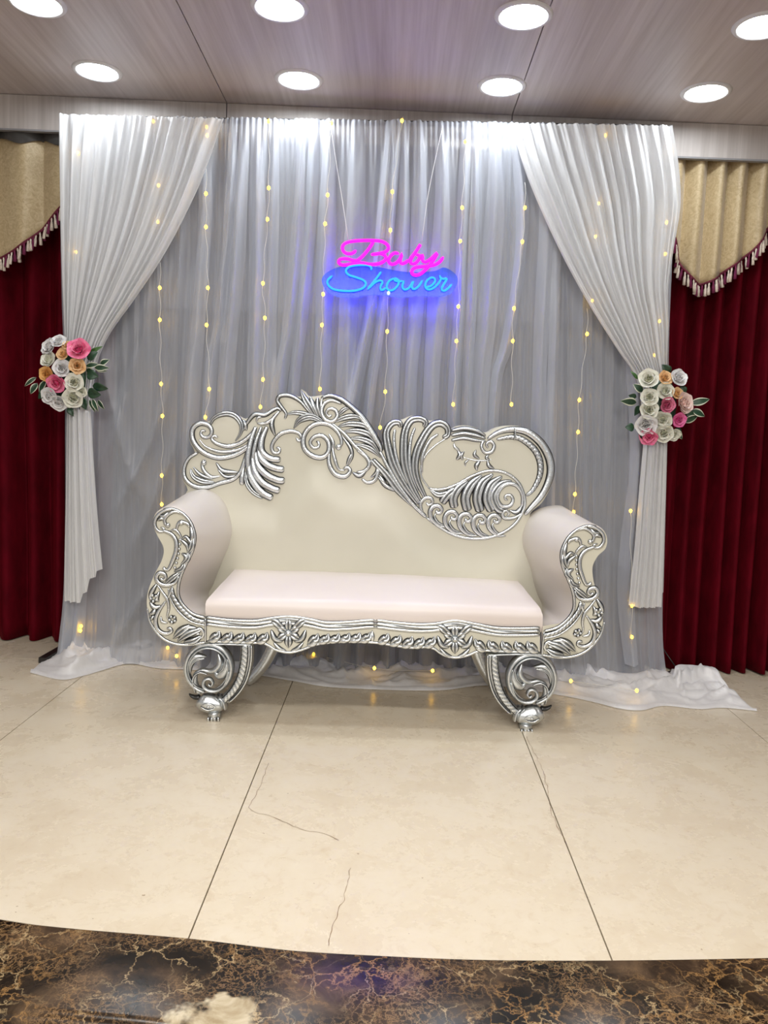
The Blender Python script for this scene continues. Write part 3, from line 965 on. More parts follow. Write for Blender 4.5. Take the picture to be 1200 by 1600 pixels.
swag('swag_curtain',
     [(92, 178), (95, 300), (99, 420), (104, 530), (107, 590), (108, 640)],
     [(350, 185), (318, 275), (285, 348), (252, 408), (212, 468), (172, 525), (152, 575), (144, 640)],
     [(108, 640), (106, 760), (104, 860), (103, 940)], [(144, 640), (150, 740), (157, 830), (163, 890)],
     [(0, 937), (0.48, 938), (0.52, 925), (0.66, 921), (0.70, 902), (0.86, 899), (0.88, 890), (1, 888)], 3.0,
     'white swag curtain tied back to the left edge of the backdrop', 13)
swag('swag_curtain',
     [(798, 192), (818, 262), (845, 330), (880, 405), (920, 478), (962, 545), (995, 600), (1003, 690)],
     [(1050, 196), (1060, 260), (1063, 320), (1052, 390), (1044, 450), (1044, 510), (1040, 600), (1041, 690)],
     [(1003, 690), (996, 770), (989, 860), (980, 945)], [(1041, 690), (1039, 780), (1037, 860), (1035, 940)],
     [(0, 944), (0.2, 946), (0.22, 946), (0.88, 945), (0.9, 926), (1, 925)], 11.0,
     'white swag curtain tied back to the right edge of the backdrop', 13)

# ------------------------------------------------------------------ fairy lights
bulb_me = None
def bulb_mesh():
    bm = bmesh.new(); bmesh.ops.create_icosphere(bm, subdivisions=2, radius=0.0068)
    for v in bm.verts: v.co.z *= 1.25
    me = bpy.data.meshes.new('bulb'); bm.to_mesh(me); bm.free()
    me.polygons.foreach_set('use_smooth', [True] * len(me.polygons)); me.materials.append(BULB)
    return me
bulb_me = bulb_mesh()
strand_i = 0
def strand(pts, label, off=0.075, top=True, floor_end=False):
    P = P_DROP.off(off)
    pp = sorted(pts, key=lambda p: p[1])
    ctl = []
    if top: ctl.append((pp[0][0], max(pp[0][1] - 40, top_y(pp[0][0]) + 2)) if pp[0][1] > 240 else (pp[0][0], pp[0][1] - 1))
    ctl += pp
    path = [P.at(q.x + 1.3 * math.sin(i * 0.9), q.y) for i, q in enumerate(catmull(ctl, max(12, 7 * len(ctl))))]
    t = thing('fairy_light_string', label, 'string lights', P.at(*pp[0]), 'fairy light strings')
    tube('wire', path, 0.0011, WIRE, t, 5)
    for x, y in pp:
        o = bpy.data.objects.new('bulb', bulb_me); COL.objects.link(o)
        o.location = P.at(x, y) + P.n * 0.004
        adopt(o, t)
STR = [
    ([(250, 450), (250, 500), (252, 600), (254, 650), (253, 743), (253, 788)], 'fairy light string left of the sofa, first from the left on the sheer', 0.07),
    ([(322, 303), (322, 355), (325, 450), (323, 508), (327, 608), (321, 652)], 'fairy light string just right of the left swag, ending behind the sofa crest', 0.105),
    ([(420, 190), (420, 294), (418, 343), (411, 443), (414, 497), (411, 593), (407, 636)], 'fairy light string hanging to the left of the sign above the leafy crest', 0.105),
    ([(518, 193), (512, 305), (508, 350), (505, 460), (503, 508), (500, 608)], 'fairy light string passing the left end of the blue writing', 0.105),
    ([(628, 189), (613, 300), (610, 360), (607, 458), (605, 518), (602, 612), (594, 668)], 'fairy light string hanging behind the middle of the neon sign', 0.105),
    ([(727, 222), (722, 325), (719, 377), (716, 479), (713, 533), (708, 632)], 'fairy light string just right of the neon sign', 0.105),
    ([(820, 325), (816, 378), (803, 482), (801, 533), (799, 632)], 'fairy light string beside the inner edge of the right swag', 0.105),
    ([(917, 522), (905, 625), (903, 675), (898, 772), (896, 800)], 'fairy light string hanging down above the right arm of the sofa', 0.07),
    ([(240, 190), (248, 290), (247, 347)], 'short fairy light run glowing at the inner half of the left swag', 0.06),
    ([(323, 199), (324, 212)], 'fairy lights at the top inner corner of the left swag', 0.06),
    ([(123, 240), (119, 394)], 'two fairy lights glowing through the outer edge of the left swag', 0.06),
    ([(946, 212), (935, 318), (930, 370), (925, 470)], 'fairy light run glowing through the middle of the right swag', 0.06),
    ([(1047, 238), (1041, 348), (1039, 397), (1030, 502), (1022, 555)], 'fairy light run along the outer edge of the right swag', 0.06),
    ([(985, 798), (987, 946), (987, 995)], 'fairy lights beside the right swag tail under the flowers', 0.11),
    ([(127, 978), (126, 985)], 'fairy lights low down under the left swag tail', 0.06),
]
for pts, lb, off in STR: strand(pts, lb, off, top=len(pts) > 4)
# ends of the strings resting on the train
def floor_bulbs(pts, label):
    P = [on_z(x, y, 0.068) for x, y in pts]
    t = thing('fairy_light_string', label, 'string lights', P[0], 'fairy light strings')
    path = catmull([tuple(p) for p in P], 10 * len(P)) if len(P) > 1 else P
    tube('wire', path, 0.0011, WIRE, t, 5)
    for p in P:
        o = bpy.data.objects.new('bulb', bulb_me); COL.objects.link(o); o.location = p; adopt(o, t)
floor_bulbs([(490, 1022), (585, 1044), (676, 1048)], 'fairy lights lying on the cloth under the sofa')
floor_bulbs([(892, 1064), (995, 1079)], 'fairy lights lying on the cloth train right of the sofa')
floor_bulbs([(262, 1012), (276, 1025)], 'fairy lights lying on the cloth left of the sofa')

# ------------------------------------------------------------------ neon sign
SIGN = P_DROP.off(0.135)
sign = thing('neon_sign', 'neon sign reading Baby Shower in magenta and blue script hung before the drape', 'sign', SIGN.at(612, 420))
BABY = [
    [(320, 250), (290, 272), (250, 274), (222, 252), (220, 215), (255, 190), (330, 178), (430, 176), (505, 182), (550, 205), (562, 235), (540, 260), (490, 274), (430, 282)],
    [(450, 186), (405, 250), (355, 305), (315, 328), (250, 313), (202, 316), (188, 340), (222, 360), (300, 348), (360, 344), (430, 355), (500, 346), (541, 316), (532, 286), (492, 270)],
    [(640, 275), (605, 270), (572, 298), (562, 332), (585, 354), (625, 340), (655, 300), (661, 274), (650, 318), (657, 350), (690, 340), (718, 318)],
    [(718, 318), (758, 270), (802, 203), (775, 245), (732, 312), (728, 345), (760, 348), (790, 315), (790, 284), (766, 288)],
    [(790, 300), (818, 288), (815, 325), (840, 337), (882, 310), (927, 268), (892, 330), (842, 390), (792, 430), (747, 432), (735, 402), (765, 378), (830, 370), (900, 360), (945, 335), (972, 298)],
]
SHOWER = [
    [(432, 398), (432, 376), (402, 361), (330, 361), (270, 372), (243, 400), (262, 432), (330, 455), (380, 477), (391, 506), (365, 535), (300, 552), (220, 552), (150, 540), (112, 510), (106, 475), (141, 440)],
    [(507, 410), (470, 460), (405, 542)],
    [(412, 535), (460, 490), (500, 474), (517, 488), (500, 525), (510, 549), (545, 528)],
    [(603, 458), (565, 480), (548, 520), (560, 546), (595, 546), (630, 512), (637, 475), (605, 457), (606, 474), (640, 482), (668, 478)],
    [(677, 476), (665, 520), (680, 543), (715, 530), (747, 478), (735, 520), (750, 541), (785, 520), (815, 474)],
    [(835, 528), (880, 515), (910, 480), (900, 455), (870, 458), (840, 490), (838, 525), (860, 543), (900, 530), (940, 490), (958, 452)],
    [(945, 436), (950, 455), (975, 464), (1000, 458), (978, 498), (958, 535), (970, 553), (1000, 540), (1035, 503)],
]
def tube_cap(pts, r, mt, parent, name):
    rad = [r] * len(pts); rad[0] = rad[-1] = r * 0.5
    return tube(name, pts, r, mt, parent, 8, rad)
def fit_sign(pts): return C6(pts)
for s in BABY:
    c = catmull(fit_sign(s), max(16, int(polylen(s) / 14)))
    tube_cap([SIGN.at(q.x, q.y, 0.012) for q in c], 0.0074, PINK, sign, 'magenta_tube')['label'] = 'magenta tube'
for s in SHOWER:
    c = catmull(fit_sign(s), max(16, int(polylen(s) / 14)))
    tube_cap([SIGN.at(q.x, q.y, 0.012) for q in c], 0.0046, BLUE, sign, 'blue_tube')['label'] = 'blue tube'

def panel(name, outline, P, thick, mt, parent=None, step=9, puff=None, n=None, base=0.0, closed_smooth=True):
    """solid panel cut to an outline on a plane, face tessellated so it can be padded"""
    if closed_smooth: ol = [Vector((p.x, p.y)) for p in catmull(outline, n or max(40, int(polylen(outline) / 4)), True)]
    else: ol = [Vector(p) for p in outline]
    xs_ = [p.x for p in ol]; ys_ = [p.y for p in ol]
    def inside(x, y):
        c = False; m = len(ol)
        for i in range(m):
            a, b_ = ol[i], ol[i - 1]
            if (a.y > y) != (b_.y > y) and x < (b_.x - a.x) * (y - a.y) / (b_.y - a.y) + a.x: c = not c
        return c
    def dist(x, y):
        best = 1e9; m = len(ol); q = Vector((x, y))
        for i in range(m):
            a, b_ = ol[i], ol[i - 1]; ab = b_ - a
            t = max(0, min(1, (q - a).dot(ab) / max(1e-9, ab.length_squared)))
            best = min(best, (a + ab * t - q).length)
        return best
    pts = list(ol); D = [0.0] * len(ol)
    y = min(ys_) + step / 2; row = 0
    while y < max(ys_):
        x = min(xs_) + (step / 2 if row % 2 else step)
        while x < max(xs_):
            if inside(x, y):
                d = dist(x, y)
                if d > step * 0.45: pts.append(Vector((x, y)))
            x += step
        y += step * 0.87; row += 1
    m = len(ol)
    vv, ee, ff, *_ = delaunay_2d_cdt(pts, [(i, (i + 1) % m) for i in range(m)], [list(range(m))], 1, 1e-4)
    k = len(vv)
    V, Fc = [], []
    for q in vv:
        h = base
        if puff: h += puff(q.x, q.y, dist(q.x, q.y))
        V.append(P.at(q.x, q.y, h))
    for q in vv: V.append(P.at(q.x, q.y, -thick))
    cnt = {}
    for f in ff:
        f = list(f)
        Fc.append(tuple(f)); Fc.append(tuple(i + k for i in reversed(f)))
        for a, b_ in zip(f, f[1:] + f[:1]):
            cnt[(a, b_)] = 1
    for (a, b_) in cnt:
        if (b_, a) not in cnt: Fc.append((b_, a, a + k, b_ + k))
    o = new_obj(name, V, Fc, mt, parent)
    bm = bmesh.new(); bm.from_mesh(o.data); bmesh.ops.recalc_face_normals(bm, faces=bm.faces); bm.to_mesh(o.data); bm.free()
    return autosmooth(o, 50)
panel('backing_plate', C6([(175, 372), (158, 310), (190, 200), (280, 155), (440, 150), (580, 165), (620, 235), (740, 230), (800, 175), (850, 195), (860, 240), (960, 240), (1005, 290), (975, 370), (900, 400), (700, 405), (500, 372), (330, 352)]), SIGN, 0.004, ACRYLIC, sign, step=30)
panel('backing_plate', C6([(62, 480), (90, 420), (180, 374), (330, 354), (500, 374), (700, 408), (900, 402), (978, 374), (1060, 420), (1080, 480), (1040, 560), (960, 592), (800, 590), (640, 600), (450, 582), (250, 602), (120, 572)]), SIGN, 0.004, ACRYLIC_GLOW, sign, step=30)['label'] = 'plate behind the lower word, tinted blue for the glow'
for pts in ([(516, 192), (524, 245), (536, 320), (544, 374)], [(692, 196), (682, 240), (668, 310), (659, 378)]):
    tube('cord', [SIGN.at(q.x, q.y, -0.002) for q in catmull(pts, 10)], 0.0016, CORD, sign, 6)

# ------------------------------------------------------------------ sofa
sofa = thing('sofa', 'ornate cream two seat sofa with carved silver frame standing before the backdrop', 'sofa', on_z(575, 1110))

def stroke(name, pts, hw, P, parent, h=None, groove=0, base=0.0, taper=(0.35, 0.35), full=False, lean=0.0, widths=None, mt=None, gd=0.42, cross=0):
    """carved ridge swept along a measured line. hw = half width in pixels"""
    L = polylen(pts)
    n = max(7, min(64, int(L / 2.0) + 4))
    c = catmull(pts, n)
    mpx = (P.at(c[0].x + 1, c[0].y) - P.at(c[0].x, c[0].y)).length
    H0 = h if h is not None else hw * mpx * 0.95
    prof = [-1, -0.88, -0.62, -0.3, 0, 0.3, 0.62, 0.88, 1]
    if groove: 
        m = 4 * groove
        prof = [-1] + [-0.92 + 1.84 * i / m for i in range(m + 1)] + [1]
    if full:
        prof = [math.cos(math.pi * k / 6) for k in range(12)]
    V, Fc, pat = [], [], []
    q = len(prof)
    for i, p in enumerate(c):
        t = i / (n - 1)
        tg = c[min(i + 1, n - 1)] - c[max(i - 1, 0)]
        if tg.length < 1e-6: tg = Vector((1, 0))
        tg.normalize(); nr = Vector((-tg.y, tg.x))
        if widths:
            f = t * (len(widths) - 1); k = min(int(f), len(widths) - 2); w = widths[k] + (widths[k + 1] - widths[k]) * (f - k)
        else:
            w = 1.0
            if t < 0.5: w *= taper[0] + (1 - taper[0]) * math.sin(math.pi * min(1, t * 2) / 2)
            else: w *= taper[1] + (1 - taper[1]) * math.sin(math.pi * min(1, (1 - t) * 2) / 2)
        e = min(1, (min(i, n - 1 - i) + 0.35) / 2.0)
        w *= math.sqrt(max(0.0, 1 - (1 - e) ** 2)) if e < 1 else 1
        for k, s in enumerate(prof):
            xy = p + nr * (s * hw * w)
            if full:
                hh = base + H0 * w ** 0.5 * math.sin(math.pi * k / 6)
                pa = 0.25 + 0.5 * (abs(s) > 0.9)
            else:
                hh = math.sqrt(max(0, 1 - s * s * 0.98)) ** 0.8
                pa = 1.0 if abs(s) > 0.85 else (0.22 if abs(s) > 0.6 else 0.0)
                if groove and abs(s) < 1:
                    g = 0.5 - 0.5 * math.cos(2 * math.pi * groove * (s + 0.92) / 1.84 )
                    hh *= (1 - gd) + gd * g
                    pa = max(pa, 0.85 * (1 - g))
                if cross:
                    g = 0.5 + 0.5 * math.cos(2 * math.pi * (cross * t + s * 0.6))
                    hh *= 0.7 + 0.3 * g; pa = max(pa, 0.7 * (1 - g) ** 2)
                hh = base + H0 * max(0.3, w) * hh - (0.003 if abs(s) > 0.99 else 0)
            V.append(P.at(xy.x, xy.y, hh)); pat.append(pa)
    for i in range(n - 1):
        for k in range(q if full else q - 1):
            k2 = (k + 1) % q
            Fc.append((i * q + k, i * q + k2, (i + 1) * q + k2, (i + 1) * q + k))
    Fc.append(tuple(range(q))[::-1]); Fc.append(tuple((n - 1) * q + k for k in range(q)))
    o = new_obj(name, V, Fc, mt or SILVER, parent, attr={'patina': pat})
    bm = bmesh.new(); bm.from_mesh(o.data); bmesh.ops.recalc_face_normals(bm, faces=bm.faces); bm.to_mesh(o.data); bm.free()
    return o
def boss(name, c, r, P, parent, h=None, base=0.0, sy=1.0):
    mpx = (P.at(c[0] + 1, c[1]) - P.at(c[0], c[1])).length
    h = h or r * mpx * 0.9
    V, Fc, pat = [], [], []
    n = 12
    for a, (rr, hh, pa) in enumerate([(1.0, -0.003, 1.0), (0.92, 0.45 * h, 0.4), (0.7, 0.78 * h, 0.0), (0.35, h * 0.96, 0.0), (0.02, h, 0.0)]):
        for k in range(n):
            t = 2 * math.pi * k / n
            V.append(P.at(c[0] + r * rr * math.cos(t), c[1] + r * rr * sy * math.sin(t), base + hh)); pat.append(pa)
    for a in range(4):
        for k in range(n): Fc.append((a * n + k, a * n + (k + 1) % n, (a + 1) * n + (k + 1) % n, (a + 1) * n + k))
    o = new_obj(name, V, Fc, SILVER, parent, attr={'patina': pat})
    bm = bmesh.new(); bm.from_mesh(o.data); bmesh.ops.recalc_face_normals(bm, faces=bm.faces); bm.to_mesh(o.data); bm.free()
    return o

# ---- back panel
back_ol = C1([(60, 640), (80, 600), (52, 540), (52, 480), (85, 425), (118, 402), (92, 340), (92, 280), (130, 243), (190, 236), (225, 206), (285, 184), (340, 202), (378, 222), (410, 212), (440, 184), (500, 186), (548, 158), (575, 165), (548, 125), (560, 96), (610, 86), (665, 98), (690, 105), (682, 66), (700, 66), (730, 100), (790, 96), (840, 88), (895, 105), (950, 145), (1010, 200), (1065, 270), (1105, 345)]) \
    + C2([(118, 275), (132, 262), (138, 200), (158, 150), (200, 126), (240, 126), (290, 104), (345, 106), (385, 132), (440, 126), (486, 152), (503, 186), (540, 164), (590, 157), (650, 172), (705, 200), (760, 172), (835, 158), (910, 168), (985, 210), (1050, 285), (1082, 380), (1066, 480), (1015, 580), (945, 650)]) \
    + [(835, 830), (850, 900), (850, 985), (600, 975), (330, 970), (325, 880), (318, 800), (300, 790)]
carve_edge = [(290, 778), (340, 770), (395, 775), (435, 783), (460, 745), (490, 715), (505, 720), (520, 735), (545, 752), (590, 752), (625, 790), (660, 830), (700, 850), (750, 856), (800, 838), (850, 815)]
def back_puff(x, y, d):
    yc = lin([(q, p) for p, q in carve_edge], x)
    t = max(0.0, min(1.0, (y - yc - 3) / 60)); t = t * t * (3 - 2 * t)
    return 0.010 * (1 - math.exp(-d / 6)) + 0.018 * t
backp = panel('backrest', back_ol, P_BACK, 0.085, CREAM, sofa, step=8, puff=back_puff, n=300)
BK = P_BACK.off(0.009)
def B1(name, pts, hw, **k): return stroke(name, C1(pts), hw / 3.43, BK, backp, **k)
def B2(name, pts, hw, **k): return stroke(name, C2(pts), hw / 3.53, BK, backp, **k)
# left scrolls
B1('scroll', [(415, 365), (340, 412), (255, 430), (180, 410), (130, 370), (105, 320), (110, 270), (148, 245), (192, 256), (210, 288), (196, 316), (165, 320), (150, 300), (160, 283), (176, 290)], 15, taper=(0.9, 0.5))
B1('scroll', [(445, 270), (425, 300), (370, 345), (305, 368), (240, 355), (210, 330), (222, 312), (242, 322)], 13, taper=(0.9, 0.5))
B1('scroll', [(440, 320), (400, 362), (330, 392), (250, 396), (180, 372), (140, 330)], 10, taper=(0.8, 0.3))
B1('leaf', [(203, 250), (215, 222), (250, 200), (300, 193), (342, 212), (368, 255), (362, 300), (335, 340)], 16, groove=2, taper=(0.5, 0.3))
B1('leaf', [(375, 225), (388, 250), (395, 285)], 13, groove=1)
B1('ribbon', [(378, 285), (400, 240), (440, 197), (492, 200), (535, 175), (562, 164), (582, 178)], 13, groove=1, taper=(0.5, 0.6))
B1('ribbon', [(450, 245), (490, 247), (530, 225), (572, 178)], 11, taper=(0.5, 0.5))
B1('ribbon', [(448, 240), (455, 215), (480, 210)], 8)
B1('scroll', [(135, 402), (88, 430), (62, 482), (67, 540), (112, 580), (182, 588), (250, 566), (322, 545), (362, 505), (385, 440), (402, 385)], 13, taper=(0.6, 0.7))
B1('leaf', [(95, 490), (112, 530), (160, 555), (225, 562)], 17, groove=2)
B1('leaf', [(110, 480), (150, 520), (215, 545)], 11, groove=1)
B1('scroll', [(168, 450), (158, 470), (172, 505), (208, 532), (255, 528)], 11, taper=(0.8, 0.3))
boss('bead', C1([(166, 456)])[0], 5, BK, backp)
B1('leaf', [(232, 455), (268, 498), (350, 508)], 14, groove=1)
B1('leaf', [(240, 490), (285, 530), (360, 522)], 11, groove=1)
B1('drop', [(398, 395), (382, 470), (372, 530), (370, 575)], 15, widths=[0.4, 0.5, 0.6, 1.0, 0.9])
# palmette fan
B1('flute', [(445, 262), (418, 340), (402, 430), (408, 500), (425, 560)], 18, taper=(0.6, 0.5))
B1('flute', [(475, 262), (444, 350), (430, 440), (440, 500)], 14, taper=(0.6, 0.5))
B1('flute', [(505, 262), (476, 335), (478, 395), (520, 432), (578, 440)], 20, taper=(0.6, 0.85))
B1('flute', [(458, 365), (468, 425), (510, 468), (560, 488), (597, 492)], 21, taper=(0.4, 0.9))
B1('flute', [(442, 395), (456, 468), (502, 520), (560, 548), (600, 552)], 22, taper=(0.4, 0.9))
B1('flute', [(426, 410), (436, 492), (476, 558), (530, 592), (574, 606)], 22, taper=(0.4, 0.9))
B1('flute', [(408, 440), (412, 510), (442, 572), (482, 618), (535, 646)], 22, taper=(0.4, 0.9))
B1('leaf', [(392, 500), (396, 560), (430, 612), (482, 645)], 15, groove=2, taper=(0.4, 0.7))
B1('leaf', [(548, 195), (530, 250), (548, 312)], 15, groove=1)
B1('scroll', [(662, 322), (674, 340), (690, 326), (676, 299), (632, 287), (580, 300), (545, 335), (530, 372), (541, 402), (568, 402), (572, 380), (554, 374)], 12, taper=(0.6, 0.6))
# acanthus crest
B1('leaf', [(600, 222), (607, 192), (578, 152), (560, 122), (578, 96), (630, 97), (682, 126), (716, 165), (752, 208)], 12, groove=1, taper=(0.6, 0.6))
B1('leaf', [(608, 196), (660, 188), (720, 198), (775, 218)], 15, groove=2)
B1('leaf', [(686, 68), (705, 110), (735, 160), (765, 208)], 21, groove=2, taper=(0.15, 0.5))
B1('leaf', [(735, 102), (755, 155), (782, 212)], 17, groove=1, taper=(0.3, 0.5))
B1('leaf', [(775, 108), (776, 160), (798, 216)], 16, groove=1, taper=(0.5, 0.5))
B1('leaf', [(800, 108), (795, 155), (812, 210)], 10)
B1('rim', [(795, 110), (840, 96), (895, 112), (950, 152), (1010, 208), (1062, 280), (1105, 355), (1118, 395)], 16, groove=1, taper=(0.6, 0.9))
B1('scroll', [(905, 140), (850, 122), (812, 140), (797, 182), (815, 224), (855, 236), (882, 206), (870, 174), (840, 167), (822, 188), (836, 210), (852, 198)], 13, taper=(0.5, 0.5))
for pts, w in (([(862, 238), (930, 212), (985, 210), (1018, 235)], 18), ([(888, 262), (950, 248), (1025, 258), (1062, 300)], 19), ([(915, 290), (985, 285), (1050, 305), (1090, 352)], 19), ([(945, 325), (1010, 328), (1070, 355), (1108, 408)], 18), ([(975, 355), (1040, 372), (1085, 400), (1112, 430)], 16), ([(880, 205), (920, 170), (950, 165)], 14)):
    B1('leaf', pts, w, groove=2, taper=(0.35, 0.2))
B1('stem', [(850, 242), (920, 302), (972, 362), (1040, 425), (1075, 470)], 11, taper=(0.6, 0.6))
B1('leaf', [(648, 272), (680, 228), (740, 210), (805, 238)], 22, groove=3, taper=(0.2, 0.5))
B1('scroll', [(888, 375), (905, 350), (888, 298), (840, 254), (782, 245), (730, 270), (700, 322), (706, 380), (746, 418), (800, 428), (834, 398), (834, 345), (800, 311), (760, 316), (736, 346), (750, 374), (778, 374), (784, 350), (768, 342)], 15, taper=(0.6, 0.5))
boss('bead', C1([(888, 372)])[0], 5, BK, backp)
B1('flute', [(838, 395), (838, 460), (868, 515), (920, 530), (950, 502), (936, 480), (914, 490)], 14, taper=(0.7, 0.6))
B1('flute', [(852, 360), (866, 430), (888, 488), (922, 498)], 10)
B1('flute', [(835, 300), (858, 345), (862, 400)], 10)
B1('leaf', [(905, 310), (950, 372), (960, 420), (938, 472)], 12, groove=1)
B1('leaf', [(968, 392), (945, 435), (930, 475)], 11, groove=1)
B1('scroll', [(985, 388), (1038, 428), (1052, 470), (1022, 502), (985, 506)], 12, taper=(0.5, 0.6))
B1('leaf', [(962, 508), (1000, 525), (1038, 496)], 15, groove=1)
B1('scroll', [(1068, 440), (1100, 490), (1082, 548), (1042, 562), (1012, 542)], 12, taper=(0.6, 0.6))
B1('leaf', [(1095, 455), (1092, 505), (1060, 535)], 11, groove=1)
B1('leaf', [(1105, 520), (1130, 560), (1150, 585)], 15, groove=1)
# swan shell side
B2('rim', [(0, 100), (60, 180), (128, 290)], 14, taper=(0.9, 0.8))
B2('rim', [(118, 300), (170, 400), (230, 500), (300, 592), (372, 662)], 13, taper=(0.7, 0.9))
B2('rim', [(370, 662), (460, 726), (540, 766), (630, 782), (720, 776), (800, 747), (862, 702), (902, 640), (918, 580), (906, 520), (880, 470), (832, 430), (772, 409), (700, 411), (620, 440), (550, 480), (480, 506), (420, 512), (385, 500)], 9, taper=(0.9, 0.9))
B2('leaf', [(76, 345), (150, 425), (215, 510), (300, 605)], 22, groove=2, taper=(0.8, 0.3))
B2('leaf', [(108, 440), (150, 488), (212, 522)], 15, groove=1)
for pts in ([(330, 592), (250, 482), (190, 372), (160, 262), (155, 192), (186, 146), (225, 142), (234, 168)],
            [(350, 592), (290, 482), (255, 372), (250, 262), (260, 182), (292, 130), (342, 122), (372, 142), (360, 166)],
            [(372, 562), (326, 462), (311, 382), (326, 292), (372, 202), (412, 156), (456, 146), (491, 172), (491, 212), (464, 226)]):
    B2('flute', pts, 25, groove=2, taper=(0.5, 0.6), h=0.014)
for pts in ([(300, 522), (240, 422), (206, 322), (196, 232), (202, 180)], [(330, 522), (290, 422), (281, 322), (290, 232), (312, 170)], [(352, 422), (352, 332), (392, 244), (440, 205)]):
    B2('flute', pts, 11, taper=(0.3, 0.7))
B2('rim', [(388, 502), (348, 442), (346, 382), (372, 320), (422, 270), (482, 230)], 6, taper=(0.8, 0.8))
B2('scroll', [(352, 640), (342, 592), (368, 558), (402, 560), (408, 586), (385, 597), (374, 580)], 11, taper=(0.8, 0.5))
for y, w in ((178, 13), (205, 13), (232, 12)):
    B2('leaf', [(512, y + 8), (580, y - 4), (650, y + 8), (702, y + 36 - (y - 178) * 0.4)], w, groove=1, taper=(0.7, 0.5))
B2('stem', [(528, 250), (530, 275), (550, 292), (560, 310)], 9)
B2('scroll', [(690, 240), (678, 275), (700, 308), (735, 302), (748, 268), (728, 246), (705, 262), (716, 282)], 11, taper=(0.7, 0.6))
B2('rim', [(712, 232), (780, 193), (860, 180), (940, 200), (1012, 262), (1055, 350), (1056, 440), (1015, 535), (945, 618), (918, 650)], 24, taper=(0.4, 0.5), h=0.014)
B2('feather_band', [(762, 236), (840, 222), (900, 234), (970, 290), (1002, 362), (998, 440), (962, 512), (925, 545)], 20, taper=(0.4, 0.5), cross=22, h=0.012)
B2('collar', [(858, 166), (862, 200), (858, 238)], 6, taper=(0.9, 0.9), h=0.019)
B2('stem', [(575, 332), (640, 350), (700, 352), (738, 346)], 5)
for pts, w in (([(545, 296), (560, 320), (540, 348)], 14), ([(585, 300), (568, 322), (575, 350)], 11), ([(650, 292), (640, 320), (668, 342)], 11), ([(655, 408), (650, 380), (672, 352)], 14), ([(590, 385), (590, 362), (612, 345)], 7), ([(750, 398), (720, 380), (712, 350)], 13), ([(722, 318), (705, 335), (725, 352)], 10)):
    B2('leaf', pts, w, groove=1, taper=(0.25, 0.4))
# shell flutes
for pts, w in (([(395, 512), (440, 540), (500, 528)], 13), ([(548, 498), (495, 538), (458, 585)], 19), ([(605, 462), (550, 505), (522, 560), (530, 612)], 20), ([(680, 432), (622, 485), (590, 555), (602, 628)], 22), ([(742, 426), (682, 475), (655, 555), (672, 634)], 22), ([(792, 438), (732, 485), (708, 560), (735, 632)], 21), ([(845, 462), (785, 482), (742, 545), (765, 612), (800, 632)], 18)):
    B2('flute', pts, w * 1.35, groove=2, taper=(0.3, 0.9), gd=0.22, h=0.014)
B2('scroll', [(902, 605), (902, 540), (872, 490), (822, 480), (778, 510), (765, 560), (790, 602), (832, 602), (852, 570), (840, 544), (814, 544), (808, 562), (824, 570)], 13, taper=(0.6, 0.5))
B2('scroll', [(905, 640), (855, 668), (805, 668), (793, 642), (815, 628), (832, 645), (818, 656)], 11, taper=(0.5, 0.5))
B2('leaf', [(905, 598), (872, 636), (832, 626)], 14, groove=1)
for cx, cy, sc_ in ((437, 628, 0.95), (520, 662, 1), (598, 674, 1), (676, 682, 1), (756, 680, 0.95)):
    B2('scroll', [(cx + x * sc_, cy + y * sc_) for x, y in ((62, 92), (12, 88), (-34, 50), (-44, 5), (-25, -25), (6, -28), (23, -8), (13, 13), (-6, 9), (-3, -6))], 14, taper=(0.3, 0.6))
    B2('leaf', [(cx + x * sc_, cy + y * sc_) for x, y in ((45, 85), (5, 70), (-18, 35), (-8, 10))], 9, groove=1)

# ---- arms
armL_f = C3([(80, 800), (85, 700), (125, 590), (180, 480), (190, 400), (150, 320), (122, 250), (135, 180), (190, 142), (260, 135), (320, 160), (370, 215), (400, 290), (405, 350), (385, 430), (340, 520), (300, 620), (285, 700), (310, 770), (380, 835), (470, 862), (470, 1027), (340, 1045), (230, 1030), (150, 975), (100, 890)])
armL_b = [(300, 905), (298, 870), (300, 845), (303, 825), (300, 808), (290, 795), (285, 785), (290, 772), (305, 765), (325, 763), (343, 772), (356, 788), (364, 810), (367, 830), (362, 852), (354, 872), (346, 892), (338, 912), (330, 925), (330, 935), (335, 945), (330, 985), (310, 985), (305, 970), (300, 950), (298, 930)]
armR_f = C4([(830, 860), (828, 760), (800, 660), (770, 560), (765, 470), (800, 400), (850, 350), (858, 280), (820, 225), (750, 200), (690, 215), (620, 265), (575, 340), (568, 420), (580, 500), (620, 600), (645, 690), (620, 780), (560, 840), (440, 860), (435, 1040), (580, 1065), (690, 1045), (770, 990), (815, 920)])
armR_b = [(885, 925), (885, 895), (882, 870), (880, 850), (882, 832), (890, 818), (893, 808), (888, 797), (875, 790), (856, 791), (838, 797), (822, 811), (814, 830), (813, 848), (818, 868), (824, 885), (828, 905), (835, 925), (845, 945), (845, 960), (850, 1000), (870, 1000), (875, 985), (880, 970), (884, 950)]
P_BK2 = P_BACK.off(-0.02)
